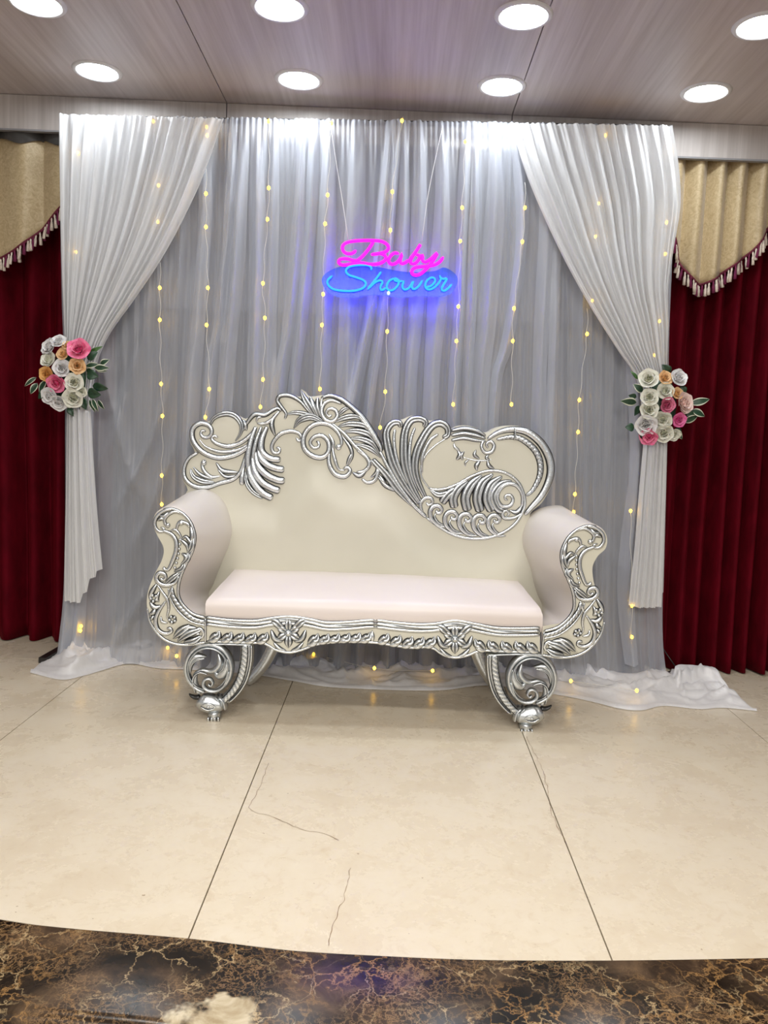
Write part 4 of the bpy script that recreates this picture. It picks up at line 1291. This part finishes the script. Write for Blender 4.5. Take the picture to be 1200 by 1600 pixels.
def arm(fr, bk):
    n = 110
    def dense(c, keys):   # same parameter for both outlines: catmull through keys, 5 per key
        out = []
        m = len(c)
        for i in range(m):
            a, b_, c_, d = (Vector(c[(i + k) % m]) for k in (-1, 0, 1, 2))
            sharp = i in keys or (i + 1) % m in keys
            for k in range(5):
                t = k / 5
                if sharp: out.append(b_.lerp(c_, t))
                else: out.append(0.5 * ((2 * b_) + (c_ - a) * t + (2 * a - 5 * b_ + 4 * c_ - d) * t * t + (3 * b_ - a - 3 * c_ + d) * t ** 3))
        return out
    m = len(fr)
    keys = (m - 6, m - 5) if m == 26 else (m - 6, m - 5)
    f = dense(fr, keys); b_ = dense(bk, keys)
    q = len(f)
    A = [P_FRONT.at(p.x, p.y) for p in f]; B = [P_BK2.at(p.x, p.y) for p in b_]
    cen = sum(A, Vector()) / q
    V, Fc = [], []
    rows = 16
    ring0 = [a + (cen - a) * 0.02 + P_FRONT.n * 0.0 for a in A]
    R = [ring0] 
    for r in range(rows + 1):
        t = r / rows
        R.append([A[i].lerp(B[i], t) - P_FRONT.n * (0.006 if r == 0 else 0) for i in range(q)])
    for row in R: V += row
    for r in range(len(R) - 1):
        for i in range(q): Fc.append((r * q + i, r * q + (i + 1) % q, (r + 1) * q + (i + 1) % q, (r + 1) * q + i))
    o_bm = bmesh.new()
    vs_ = [o_bm.verts.new(v) for v in V]
    for fc in Fc: o_bm.faces.new([vs_[i] for i in fc])
    def cap(outline, off):
        vv, ee, ff, ov, *_ = delaunay_2d_cdt([Vector((p.x, p.y)) for p in outline], [(i, (i + 1) % q) for i in range(q)], [list(range(q))], 1, 1e-5)
        for t in ff:
            ids = [ov[i][0] for i in t if ov[i]]
            if len(set(ids)) == 3:
                try: o_bm.faces.new([vs_[off + i] for i in ids])
                except ValueError: pass
    cap(f, 0); cap(b_, (len(R) - 1) * q)
    o = autosmooth(bm_obj('arm', o_bm, ARMHIDE, sofa), 50)
    o.data.materials.append(CREAM)          # painted ground of the carved front
    for f in o.data.polygons:
        if f.normal.dot(P_FRONT.n) > 0.9: f.material_index = 1
    return o
armL = arm(armL_f, armL_b); armR = arm(armR_f, armR_b)

def mirror_arm(pts):          # left-arm carving transferred to the right arm
    out = []
    for x, y in pts:
        y2 = 205 + (y - 140) * 835 / 885
        out.append((905 - x + 72 * (1 - (y2 - 205) / 835), y2))
    return out
AF = P_FRONT.off(0.001)
arm_strokes = [
    ('rim', [(190, 150), (250, 147), (312, 174), (362, 225), (391, 290), (398, 350), (380, 428), (340, 510), (305, 590), (289, 660), (291, 722), (322, 782), (385, 838), (468, 864)], 9, dict(taper=(.8, .9))),
    ('rim', [(250, 147), (190, 163), (147, 200), (134, 250), (154, 290), (188, 296), (194, 276), (172, 270)], 10, dict(taper=(.8, .5))),
    ('rope_band', [(245, 665), (260, 730), (312, 806), (385, 868), (468, 893)], 15, dict(taper=(.7, .9), cross=12)),
    ('rim', [(222, 670), (238, 740), (290, 822), (370, 888), (466, 914)], 6, dict(taper=(.7, .9))),
    ('scroll', [(185, 288), (245, 314), (275, 360), (276, 420), (256, 480), (226, 542), (198, 545), (195, 528)], 13, dict(taper=(.6, .6))),
    ('leaf', [(392, 300), (378, 370), (340, 330), (310, 345)], 9, dict(groove=1)),
    ('leaf', [(386, 330), (378, 395), (350, 440)], 14, dict(groove=2)),
    ('leaf', [(370, 260), (382, 320), (372, 380)], 12, dict(groove=1)),
    ('leaf', [(300, 345), (345, 385), (352, 430)], 9, dict(groove=1)),
    ('leaf', [(352, 430), (352, 475), (305, 520)], 12, dict(groove=2)),
    ('leaf', [(335, 500), (310, 545), (262, 560)], 13, dict(groove=2)),
    ('leaf', [(310, 440), (340, 460), (330, 500)], 10, dict(groove=1)),
    ('scroll', [(222, 262), (205, 250), (200, 215), (230, 180), (272, 166), (322, 186)], 10, dict(taper=(.8, .4))),
    ('scroll', [(275, 292), (286, 250), (308, 232), (350, 246), (362, 268)], 10, dict(taper=(.5, .8))),
    ('leaf', [(160, 190), (195, 195), (225, 168)], 10, dict(groove=1)),
    ('leaf', [(150, 225), (180, 210), (200, 225)], 9, dict(groove=1)),
    ('stem', [(232, 295), (268, 285), (300, 318), (312, 348)], 8, {}),
    ('scroll', [(292, 590), (268, 632), (220, 650), (170, 640), (145, 605), (160, 570), (195, 574), (206, 600), (186, 616), (170, 600)], 13, dict(taper=(.4, .6))),
    ('leaf', [(200, 645), (250, 605), (302, 565)], 13, dict(groove=2)),
    ('stem', [(140, 628), (182, 692), (216, 742), (226, 800), (216, 860), (236, 885)], 9, {}),
    ('stem', [(252, 655), (236, 700), (216, 742)], 8, {}),
    ('scroll', [(205, 755), (160, 822), (140, 880), (155, 940), (200, 968), (242, 956), (238, 934), (214, 934)], 13, dict(taper=(.4, .6))),
    ('scroll', [(175, 855), (180, 888), (218, 900)], 8, {}),
    ('leaf', [(148, 640), (112, 700), (100, 745)], 11, dict(groove=1)),
    ('leaf', [(165, 690), (150, 730), (160, 760)], 9, dict(groove=1)),
    ('leaf', [(100, 760), (135, 795), (175, 785)], 12, dict(groove=1)),
    ('leaf', [(98, 840), (125, 830), (140, 800)], 12, dict(groove=1)),
    ('leaf', [(108, 880), (120, 860), (132, 850)], 9, dict(groove=1)),
    ('leaf', [(255, 1000), (310, 950), (372, 915)], 18, dict(groove=2, taper=(.2, .5))),
    ('leaf', [(285, 1020), (350, 972), (440, 940)], 17, dict(groove=2, taper=(.3, .5))),
    ('leaf', [(325, 1025), (390, 1015), (442, 985)], 16, dict(groove=2)),
    ('leaf', [(300, 965), (345, 930), (410, 930)], 12, dict(groove=1)),
    ('scroll', [(440, 1005), (455, 965), (432, 935), (402, 948), (412, 972), (430, 966)], 10, dict(taper=(.6, .6))),
    ('rim', [(84, 800), (106, 895), (170, 984), (250, 1030), (350, 1042), (466, 1025)], 8, dict(taper=(.5, .9))),
    ('rim', [(466, 868), (467, 950), (466, 1025)], 6, dict(taper=(.9, .9))),
]
def flower_C3(cx, cy, r, n=5):
    out = []
    for k in range(n):
        a = 2 * math.pi * k / n + 0.5
        out.append(('petal', [(cx + r * .25 * math.cos(a), cy + r * .25 * math.sin(a)), (cx + r * math.cos(a), cy + r * math.sin(a))], r * 0.42, dict(groove=1, taper=(.6, .8))))
    return out
arm_strokes += flower_C3(250, 875, 30) + flower_C3(128, 735, 32)
for k in range(7):
    t = k / 6
    x = 302 - 8 * t - 26 * t * t; y = 340 + 185 * t
    arm_strokes.append(('bead', [(x, y), (x - 3, y + 20)], 8, dict(taper=(.8, .8))))
for nm, pts, w, kw in arm_strokes:
    w *= 1.35 if nm == 'leaf' else 1.0
    stroke(nm, C3(pts), w / 3.5, AF, armL, **kw)
    stroke(nm, C4(mirror_arm(pts)), w / 3.5, AF, armR, **kw)
for q in ((220, 255), (308, 240)):
    boss('bead', C3([q])[0], 4, AF, armL); boss('bead', C4(mirror_arm([q]))[0], 4, AF, armR)

# ---- front rail
rail_top = [(45, 68), (130, 78), (210, 80), (262, 72), (325, 66), (390, 74), (450, 86), (530, 84), (605, 78), (680, 86), (750, 92), (815, 90), (880, 80), (945, 90), (1020, 104), (1100, 106), (1165, 104)]
rail_bot = [(1165, 196), (1040, 192), (965, 190), (925, 205), (880, 213), (838, 202), (800, 178), (740, 180), (690, 174), (605, 162), (500, 160), (420, 168), (370, 186), (325, 196), (278, 186), (245, 166), (190, 163), (45, 158)]
rt = catmull(rail_top, 60); rb = catmull(rail_bot, 60)
rail = panel('front_rail', C5([(p.x, p.y) for p in rt] + [(p.x, p.y) for p in rb]), P_FRONT.off(-0.004), 0.05, CREAM, sofa, step=14, closed_smooth=False)
RF = P_FRONT.off(-0.004)
def R5(nm, pts, w, **k): return stroke(nm, C5(pts), w / 1.85, RF, rail, **k)
# the rail is made in two lengths that meet at its middle
for lo_, hi_ in ((0, 31), (30, 60)):
    seg = [(p.x, p.y) for p in rt[lo_:hi_]]
    R5('moulding', [(x, y + 5) for x, y in seg], 5, taper=(.95, .95))
    R5('rope_band', [(x, y + 16) for x, y in seg], 6.5, taper=(.95, .95), cross=60)
    R5('moulding', [(x, y + 28) for x, y in seg], 5, taper=(.95, .95))
R5('lower_rim', [(p.x, p.y - 4) for p in reversed(rb)], 4, taper=(.95, .95))
def leafrow(xs, f0, dirn):
    for x in xs:
        yt = lin([(p.y, p.x) for p in rt], x); yb = lin([(p.y, p.x) for p in sorted(rb, key=lambda p: p.x)], x)
        ym = (yt + 34 + yb) / 2
        R5('leaf', [(x - 14 * dirn, yb - 8), (x + 2 * dirn, ym + 6), (x + 12 * dirn, ym + 4), (x + 17 * dirn, ym - 14)], 13, groove=2, taper=(.6, .15))
        R5('leaf', [(x - 20 * dirn, yb - 7), (x - 2 * dirn, yb - 8), (x + 18 * dirn, ym + 10)], 9, taper=(.4, .4))
leafrow([75, 115, 155, 195, 235], 0, 1)
leafrow([405, 440, 475, 510, 545, 580], 0, 1)
leafrow([640, 680, 720, 758, 795], 0, 1)
leafrow([965, 1010, 1055, 1100, 1140], 0, -1)
for cx, cy in ((323, 126), (880, 146)):
    for k in range(6):
        a = math.pi / 2 + k * math.pi / 3
        rr = 50 if k % 3 == 0 else 44
        R5('petal', [(cx + 8 * math.cos(a), cy + 8 * math.sin(a)), (cx + rr * .6 * math.cos(a), cy + rr * .6 * math.sin(a)), (cx + rr * math.cos(a), cy + rr * math.sin(a))], 13, groove=2, taper=(.5, .15), h=0.012)
    for s in (-1, 1):
        R5('leaf', [(cx + s * 15, cy - 12), (cx + s * 45, cy - 38), (cx + s * 68, cy - 40)], 13, groove=2, taper=(.5, .2))
        R5('leaf', [(cx + s * 20, cy + 30), (cx + s * 45, cy + 20), (cx + s * 58, cy - 10)], 9, groove=1)
        R5('leaf', [(cx + s * 8, cy + 60), (cx + s * 30, cy + 52), (cx + s * 50, cy + 32)], 7, groove=1)
    boss('bead', C5([(cx, cy)])[0], 5.5, RF, rail, h=0.02)
R5('joint_leaf', [(603, 118), (604, 140), (603, 160)], 7, taper=(.2, .2))

# ---- seat cushion and hidden frame
fl0, fr0 = (321, 966), (848, 982)
def rowpts(a, b_, sag, P, h, n=60):
    out = []
    for i in range(n + 1):
        t = i / n
        out.append(P.at(a[0] + (b_[0] - a[0]) * t, a[1] + (b_[1] - a[1]) * t + sag * math.sin(math.pi * t) , h))
    return out
rows = [rowpts((321, 972), (848, 990), 4, P_FRONT, -0.02), rowpts((321, 966), (848, 982), 4, P_FRONT, -0.006), rowpts((321, 952), (848, 968), 2, P_FRONT, 0.002), rowpts((321, 944), (848, 961), 0, P_FRONT, 0.001), rowpts((322, 939), (847, 957), -1, P_FRONT, -0.006), rowpts((324, 936), (846, 953), -2, P_FRONT, -0.018)]
ft = rowpts((326, 934), (845, 951), -2.5, P_FRONT, -0.03)
bt = rowpts((368, 888), (808, 906), -2, P_BACK, 0.01)
for r in range(9):
    t = r / 8
    rows.append([ft[i].lerp(bt[i], t) + Vector((0, 0, 0.018 * math.sin(math.pi * t) * math.sin(math.pi * min(1, max(0, i / 60))) ** 0.5 + (0.0025 * noise.noise(ft[i].lerp(bt[i], t) * 9)))) for i in range(61)])
low = [Vector((p.x, p.y, p.z - 0.1)) for p in bt]
rows.append(low)
V = [p for r in rows for p in r]; Fc = []
for r in range(len(rows) - 1):
    for i in range(60):
        k = r * 61 + i; Fc.append((k, k + 1, k + 62, k + 61))
Fc.append(tuple(r * 61 for r in range(len(rows)))[::-1]); Fc.append(tuple(r * 61 + 60 for r in range(len(rows))))
Fc.append(tuple(range(61))[::-1] + tuple((len(rows) - 1) * 61 + i for i in range(61)))
seat = new_obj('seat_cushion', V, Fc, BLUSH, sofa)
bm = bmesh.new(); bm.from_mesh(seat.data); bmesh.ops.recalc_face_normals(bm, faces=bm.faces); bm.to_mesh(seat.data); bm.free()
autosmooth(seat, 55)
zb = P_FRONT.at(580, 985).z
c0 = P_FRONT.at(325, 985, -0.055); c1 = P_FRONT.at(845, 1000, -0.055); c2 = P_BACK.at(812, 960, -0.01); c3 = P_BACK.at(365, 950, -0.01)
vs = []
for z in (zb - 0.05, zb + 0.01):
    vs += [Vector((p.x, p.y, z)) for p in (c0, c1, c2, c3)]
new_obj('seat_frame', vs, [(0, 3, 2, 1), (4, 5, 6, 7), (0, 1, 5, 4), (1, 2, 6, 5), (2, 3, 7, 6), (3, 0, 4, 7)], simple('raw_wood', (0.12, 0.08, 0.05), 0.8), sofa, smooth=False)

# ---- legs: open carved wheel, ridged bar, beast-head foot
def mirror_leg(pts): return [(860 - x, y - 2) for x, y in pts]
def make_leg(conv, P):
    def S(nm, pts, w, parent, **k): return stroke(nm, conv(pts), w / 4.2, P, parent, **k)
    ring = [(485 + 150 * math.cos(a), 1200 + 158 * math.sin(a)) for a in [math.radians(100 + 330 * i / 26) for i in range(27)]]
    leg = S('leg', ring, 20, sofa, full=True, h=0.026, taper=(.8, .8), base=-0.02)
    S('inner_rim', [(485 + 131 * math.cos(a), 1200 + 138 * math.sin(a)) for a in [math.radians(100 + 330 * i / 26) for i in range(27)]], 6, leg, full=True, h=0.012, base=0.0)
    # leafy scrollwork inside the wheel
    S('leaf', [(420, 1370), (395, 1300), (400, 1240), (440, 1215), (490, 1222), (530, 1210), (560, 1165), (548, 1100)], 24, leg, full=True, h=0.018, base=-0.016, widths=[.7, .8, .7, .5, .6, .9, .9, .3])
    S('leaf', [(352, 1240), (362, 1170), (400, 1125), (470, 1125)], 26, leg, full=True, h=0.018, base=-0.016, widths=[.5, 1, 1, .2])
    S('leaf', [(612, 1130), (600, 1200), (560, 1250), (520, 1230)], 30, leg, full=True, h=0.018, base=-0.016, widths=[.4, 1.2, 1.2, .3])
    S('scroll', [(620, 1220), (590, 1310), (540, 1345), (480, 1342), (452, 1310), (462, 1275), (495, 1268), (515, 1295), (500, 1315), (484, 1302)], 13, leg, full=True, h=0.016, base=-0.008, taper=(.5, .5))
    S('leaf', [(400, 1360), (385, 1300), (392, 1250), (430, 1225), (482, 1238)], 8, leg, groove=1, base=0.0, h=0.006)
    S('leaf', [(365, 1230), (375, 1172), (410, 1140), (462, 1132)], 10, leg, groove=2, base=0.0, h=0.006)
    S('leaf', [(596, 1140), (588, 1200), (545, 1240)], 12, leg, groove=2, base=0.0, h=0.006)
    # bar
    bar_ = [(738, 1040), (738, 1110), (728, 1190), (705, 1270), (668, 1335), (625, 1385), (590, 1415)]
    S('bar', bar_, 46, leg, full=True, h=0.024, base=-0.022, widths=[1, 1, 1, .95, .9, .85, .8])
    S('ridged_face', [(x - 12, y) for x, y in bar_], 26, leg, base=0.0, h=0.009, cross=14, taper=(.9, .8))
    S('bar_rim', [(x + 32, y + 6) for x, y in bar_], 8, leg, base=-0.004, h=0.010, taper=(.9, .8))
    S('top_plate', [(395, 1042), (560, 1036), (775, 1042)], 10, leg, full=True, h=0.03, base=-0.02, taper=(.9, .9))
    # head
    S('collar', [(555, 1385), (588, 1420), (598, 1470)], 14, leg, full=True, h=0.034, base=-0.02, taper=(.9, .9))
    S('collar', [(532, 1380), (565, 1420), (572, 1470)], 7, leg, full=True, h=0.036, base=-0.02, taper=(.9, .9))
    hd = S('head', [(418, 1405), (450, 1425), (500, 1438), (560, 1442), (585, 1445)], 66, leg, full=True, h=0.036, base=-0.02, widths=[.62, .95, 1, .85, .6])
    S('eyelid', [(440, 1440), (470, 1422), (510, 1425), (540, 1442)], 5, leg, base=0.012, h=0.007)
    S('eyelid', [(440, 1442), (480, 1462), (515, 1458), (540, 1444)], 5, leg, base=0.012, h=0.007)
    boss('bead', conv([(490, 1443)])[0], 2.6, P, leg, base=0.013)
    S('horn', [(425, 1395), (395, 1398), (368, 1388), (352, 1374)], 17, leg, full=True, h=0.014, base=-0.02, widths=[1, .95, .7, .2], mt=HORN)
    S('toe', [(520, 1485), (522, 1515), (522, 1543)], 45, leg, full=True, h=0.034, base=-0.022, widths=[1, .95, .85])
    for k in range(4):
        S('tooth', [(488 + 22 * k, 1512), (489 + 22 * k, 1528), (490 + 22 * k, 1544)], 8, leg, base=0.006, h=0.008, taper=(.8, .8))
    return leg
HORN = simple('dark_horn', (0.06, 0.06, 0.06), 0.3, metal=0.8)
make_leg(C3, P_FRONT.off(-0.006))
make_leg(lambda p: C4(mirror_leg(p)), P_FRONT.off(-0.006))
# rear legs: same pattern set back, plain curved bars
RL = P_FRONT.off(-0.42)
def rear(px0, s):
    base = RL.at(px0, 1000)
    pts = []
    for t, dx, z in ((0, 0.10, 0.30), (.2, 0.095, 0.24), (.4, 0.075, 0.17), (.6, 0.04, 0.10), (.8, 0.0, 0.05), (1, -0.03, 0.02)):
        p = base + RL.x * (dx * s); p.z = z; pts.append(p)
    c = catmull([tuple(p) for p in pts], 20)
    o = tube('rear_leg', c, 0.025, SILVER, sofa, 12, [0.032 - 0.010 * i / 19 for i in range(20)])
    return o
rear(398, 1); rear(775, -1)

# ------------------------------------------------------------------ bouquets
def petal_mesh():
    V, Fc = [], []
    nu_, nv_ = 8, 6
    for j in range(nv_ + 1):
        v = j / nv_
        for i in range(nu_ + 1):
            u = i / nu_ * 2 - 1
            w = 0.62 * math.sin(math.pi * (0.12 + 0.62 * v)) + 0.05
            x = u * w
            y = v * 1.0 - 0.10 * u * u * v
            zz = 0.35 * u * u * w + 0.55 * v * v - 0.28 * max(0, v - 0.7) * 3.3 * (0.6 + 0.4 * abs(u)) * v
            V.append((x, y * 0.75, zz))
            if i and j: k = j * (nu_ + 1) + i; Fc.append((k - nu_ - 2, k - nu_ - 1, k, k - 1))
    me = bpy.data.meshes.new('petal'); me.from_pydata(V, [], Fc)
    me.polygons.foreach_set('use_smooth', [True] * len(me.polygons)); return me
def bud_mesh():
    # rolled heart of the rose: a coiled strip
    V, Fc = [], []
    n = 44
    for i in range(n):
        t = i / (n - 1); a = t * 2 * math.pi * 2.6; r = 0.05 + 0.30 * t
        for j, (z, k) in enumerate(((0, 0.8), (0.35, 1.12), (0.62 - 0.12 * t, 0.92))):
            rr = r * k * (1 + 0.05 * math.sin(3 * a))
            V.append((rr * math.cos(a), rr * math.sin(a), z))
        if i:
            for j in range(2):
                q = i * 3 + j; Fc.append((q - 3, q, q + 1, q - 2))
    me = bpy.data.meshes.new('rose'); me.from_pydata(V, [], Fc)
    me.polygons.foreach_set('use_smooth', [True] * len(me.polygons)); return me
def rose_mat(name, inner, outer):
    m, nt, b = mat(name)
    tc = N(nt, 'ShaderNodeTexCoord'); n = tex_noise(nt, tc.outputs['Object'], 3, 3)
    r = ramp(nt, [(0.3, inner), (0.7, outer)]); nt.links.new(n.outputs['Fac'], r.inputs[0])
    nt.links.new(r.outputs[0], b.inputs['Base Color']); b.inputs['Roughness'].default_value = 0.6
    b.inputs['Subsurface Weight'].default_value = 0.15; b.inputs['Subsurface Radius'].default_value = (0.006, 0.004, 0.003)
    return m
RC = {k: (rose_mat(k + '_petal', a, b_), rose_mat(k + '_heart', c, a)) for k, a, b_, c in (
    ('white', (0.74, 0.73, 0.72), (0.84, 0.83, 0.83), (0.66, 0.65, 0.64)),
    ('cream', (0.74, 0.74, 0.62), (0.83, 0.82, 0.75), (0.58, 0.60, 0.40)),
    ('peach', (0.80, 0.50, 0.23), (0.86, 0.62, 0.36), (0.72, 0.38, 0.12)),
    ('orange', (0.78, 0.42, 0.12), (0.84, 0.52, 0.20), (0.62, 0.26, 0.05)),
    ('pink', (0.83, 0.13, 0.32), (0.88, 0.34, 0.48), (0.70, 0.04, 0.18)),
    ('magenta', (0.76, 0.10, 0.36), (0.85, 0.28, 0.50), (0.6, 0.03, 0.22)),
    ('dusky', (0.62, 0.12, 0.25), (0.72, 0.26, 0.36), (0.45, 0.05, 0.14)),
    ('blush', (0.82, 0.60, 0.54), (0.86, 0.71, 0.66), (0.80, 0.46, 0.42)))}
PM = petal_mesh(); BM_ = bud_mesh()
PMc, BMc = {}, {}
for k, (m1, m2) in RC.items():
    PMc[k] = PM.copy(); PMc[k].name = 'petal'; PMc[k].materials.append(m1)
    BMc[k] = BM_.copy(); BMc[k].name = 'rose'; BMc[k].materials.append(m2)
def rose(parent, pos, r, kind, face, P):
    zax = face.normalized(); xax = zax.cross(Z).normalized(); yax = zax.cross(xax)
    R = Matrix((xax, yax, zax)).transposed().to_4x4()
    o = bpy.data.objects.new('rose', BMc[kind]); COL.objects.link(o)
    mw = Matrix.Translation(pos) @ R @ Matrix.Rotation(random.uniform(0, 6), 4, 'Z') @ Matrix.Diagonal((r, r, r, 1))
    o.parent = parent; o.matrix_parent_inverse = Matrix.Translation(parent.location).inverted()
    o.matrix_basis = mw
    o['label'] = {'dusky': 'dusky pink', 'blush': 'pale blush'}.get(kind, kind) + ' rose'
    for ring, (n, rad, tilt, s) in enumerate(((4, 0.10, 62, 0.62), (5, 0.16, 40, 0.85), (5, 0.18, 12, 1.08))):
        for k in range(n):
            a = 2 * math.pi * (k + 0.5 * ring + random.uniform(-.12, .12)) / n
            p = bpy.data.objects.new('petal', PMc[kind]); COL.objects.link(p)
            p.parent = o
            p.matrix_basis = Matrix.Rotation(a, 4, 'Z') @ Matrix.Translation((0, rad, 0.02 + 0.10 * (2 - ring) - 0.12)) @ Matrix.Rotation(math.radians(tilt + random.uniform(-8, 8)), 4, 'X') @ Matrix.Diagonal((s, s, s * 0.8, 1))
def leaf_obj(parent, a, b, w, kind, lift):
    """leaf from a to b (world); variegated ones carry a cream margin"""
    ax = b - a; L = ax.length; ax.normalize()
    nrm = P_DROP.n; s = ax.cross(nrm).normalized(); nrm = s.cross(ax)
    if nrm.dot(P_DROP.n) < 0: nrm = -nrm
    tw = random.uniform(-0.5, 0.5)
    s = (s * math.cos(tw) + nrm * math.sin(tw))
    V, Fc = [], []
    n = 9
    wd = lambda t: w * (math.sin(math.pi * t ** 0.75) ** 0.9) if 0 < t < 1 else 0.0004
    cols = [-1, -0.72, 0, 0.72, 1] if kind == 'var' else [-1, -0.5, 0, 0.5, 1]
    for i in range(n):
        t = i / (n - 1)
        for c in cols:
            V.append(a + ax * (L * t) + s * (c * wd(t)) + P_DROP.n * (lift + 0.25 * L * math.sin(math.pi * t * 0.9) * 0.5 + abs(c) * wd(t) * 0.35))
    for i in range(n - 1):
        for k in range(4): Fc.append((i * 5 + k, i * 5 + k + 1, (i + 1) * 5 + k + 1, (i + 1) * 5 + k))
    o = new_obj('leaf', V, Fc, LEAF2 if kind == 'green' else LEAF, parent)
    if kind == 'var':
        o.data.materials.append(LEAFRIM)
        for i, f in enumerate(o.data.polygons):
            if i % 4 in (0, 3): f.material_index = 1
    sm = o.modifiers.new('thickness', 'SOLIDIFY'); sm.thickness = 0.0008
    return o
def bouquet(conv, roses, leaves, centre, label):
    P = P_DROP.off(0.160)
    c = conv([centre])[0]
    t = thing('flower_bouquet', label, 'flowers', P.at(*c), 'rose bouquets tying back the swags')
    # leafy pad the flowers are pushed into
    V, Fc = [], []
    cc = P.at(*c, -0.02); n = 14
    for a in range(5):
        th = math.pi / 2 * a / 4
        for k in range(n):
            f = 2 * math.pi * k / n
            V.append(cc + P.x * (0.075 * math.cos(th) * math.cos(f)) + Z * (0.13 * math.cos(th) * math.sin(f)) + P.n * (0.035 * math.sin(th)))
    for a in range(4):
        for k in range(n): Fc.append((a * n + k, a * n + (k + 1) % n, (a + 1) * n + (k + 1) % n, (a + 1) * n + k))
    Fc.append(tuple(range(n)))
    new_obj('moss_pad', V, Fc, LEAF, t)
    for (x, y, r, kind) in roses:
        q = conv([(x, y)])[0]
        dx = (x - centre[0]) / 500; dy = -(y - centre[1]) / 500
        rr = r / 7.06 * 0.00295
        lift = 0.035 - 0.03 * (dx * dx + dy * dy)
        face = P.n + P.x * (dx * 0.9) + Z * (dy * 0.8) + Vector((random.uniform(-.2, .2), 0, random.uniform(-.2, .2)))
        rose(t, P.at(q[0], q[1], lift), rr * 1.05, kind, face, P)
    for (x0, y0, x1, y1, w, kind) in leaves:
        a, b_ = conv([(x0, y0), (x1, y1)])
        leaf_obj(t, P.at(*a), P.at(*b_), w / 7.06 * 0.00295, kind, random.uniform(0.0, 0.02))
    # ribbon that ties the cloth
    return t
bouquet(C7, [(460, 185, 80, 'white'), (365, 240, 90, 'white'), (365, 385, 88, 'cream'), (555, 225, 55, 'peach'), (520, 320, 70, 'peach'), (685, 275, 118, 'pink'), (670, 445, 85, 'peach'), (510, 470, 92, 'white'), (345, 530, 80, 'orange'), (455, 625, 100, 'pink'), (645, 630, 98, 'cream'), (375, 765, 92, 'white'), (470, 835, 90, 'white'), (630, 785, 108, 'cream'), (710, 720, 60, 'cream')],
        [(780, 300, 930, 222, 22, 'green'), (770, 370, 885, 285, 45, 'dark'), (750, 440, 900, 420, 30, 'var'), (850, 460, 1015, 465, 35, 'var'), (910, 420, 1010, 370, 32, 'var'), (860, 480, 990, 500, 20, 'var'), (760, 520, 890, 560, 55, 'dark'), (745, 480, 850, 520, 40, 'var'), (820, 660, 995, 690, 48, 'dark'), (770, 730, 920, 760, 58, 'dark'), (775, 810, 845, 950, 26, 'var'), (825, 805, 890, 940, 28, 'var'), (870, 815, 945, 915, 30, 'var'), (700, 790, 740, 920, 42, 'dark'), (560, 890, 612, 992, 32, 'dark'), (310, 600, 240, 740, 40, 'var'), (215, 630, 140, 748, 35, 'var'), (205, 565, 80, 665, 22, 'var'), (330, 710, 230, 800, 48, 'dark'), (640, 520, 740, 600, 60, 'dark'), (330, 230, 290, 300, 30, 'dark')],
        (530, 560), 'rose bouquet tying the left swag, with bright pink and orange roses among white')
bouquet(C8, [(430, 310, 108, 'cream'), (600, 300, 80, 'peach'), (740, 300, 98, 'white'), (590, 440, 95, 'cream'), (425, 510, 95, 'cream'), (725, 465, 65, 'peach'), (610, 585, 88, 'dusky'), (790, 570, 112, 'blush'), (420, 640, 102, 'cream'), (570, 740, 98, 'cream'), (745, 745, 80, 'magenta'), (390, 795, 118, 'white'), (435, 920, 98, 'pink'), (590, 890, 98, 'cream'), (695, 900, 75, 'cream')],
        [(670, 240, 580, 140, 45, 'dark'), (780, 380, 835, 470, 40, 'dark'), (330, 300, 245, 210, 20, 'green'), (375, 440, 270, 355, 42, 'var'), (300, 560, 120, 542, 45, 'var'), (340, 590, 290, 705, 40, 'dark'), (300, 500, 210, 480, 30, 'dark'), (280, 830, 178, 830, 45, 'dark'), (890, 570, 1100, 522, 42, 'var'), (915, 640, 1050, 712, 45, 'var'), (830, 770, 985, 700, 42, 'var'), (720, 850, 805, 962, 38, 'var'), (730, 850, 810, 880, 35, 'dark'), (840, 680, 930, 690, 45, 'dark'), (640, 660, 700, 700, 50, 'dark'), (380, 960, 330, 850, 30, 'dark')],
        (590, 600), 'rose bouquet tying the right swag, with blush and magenta roses among cream')
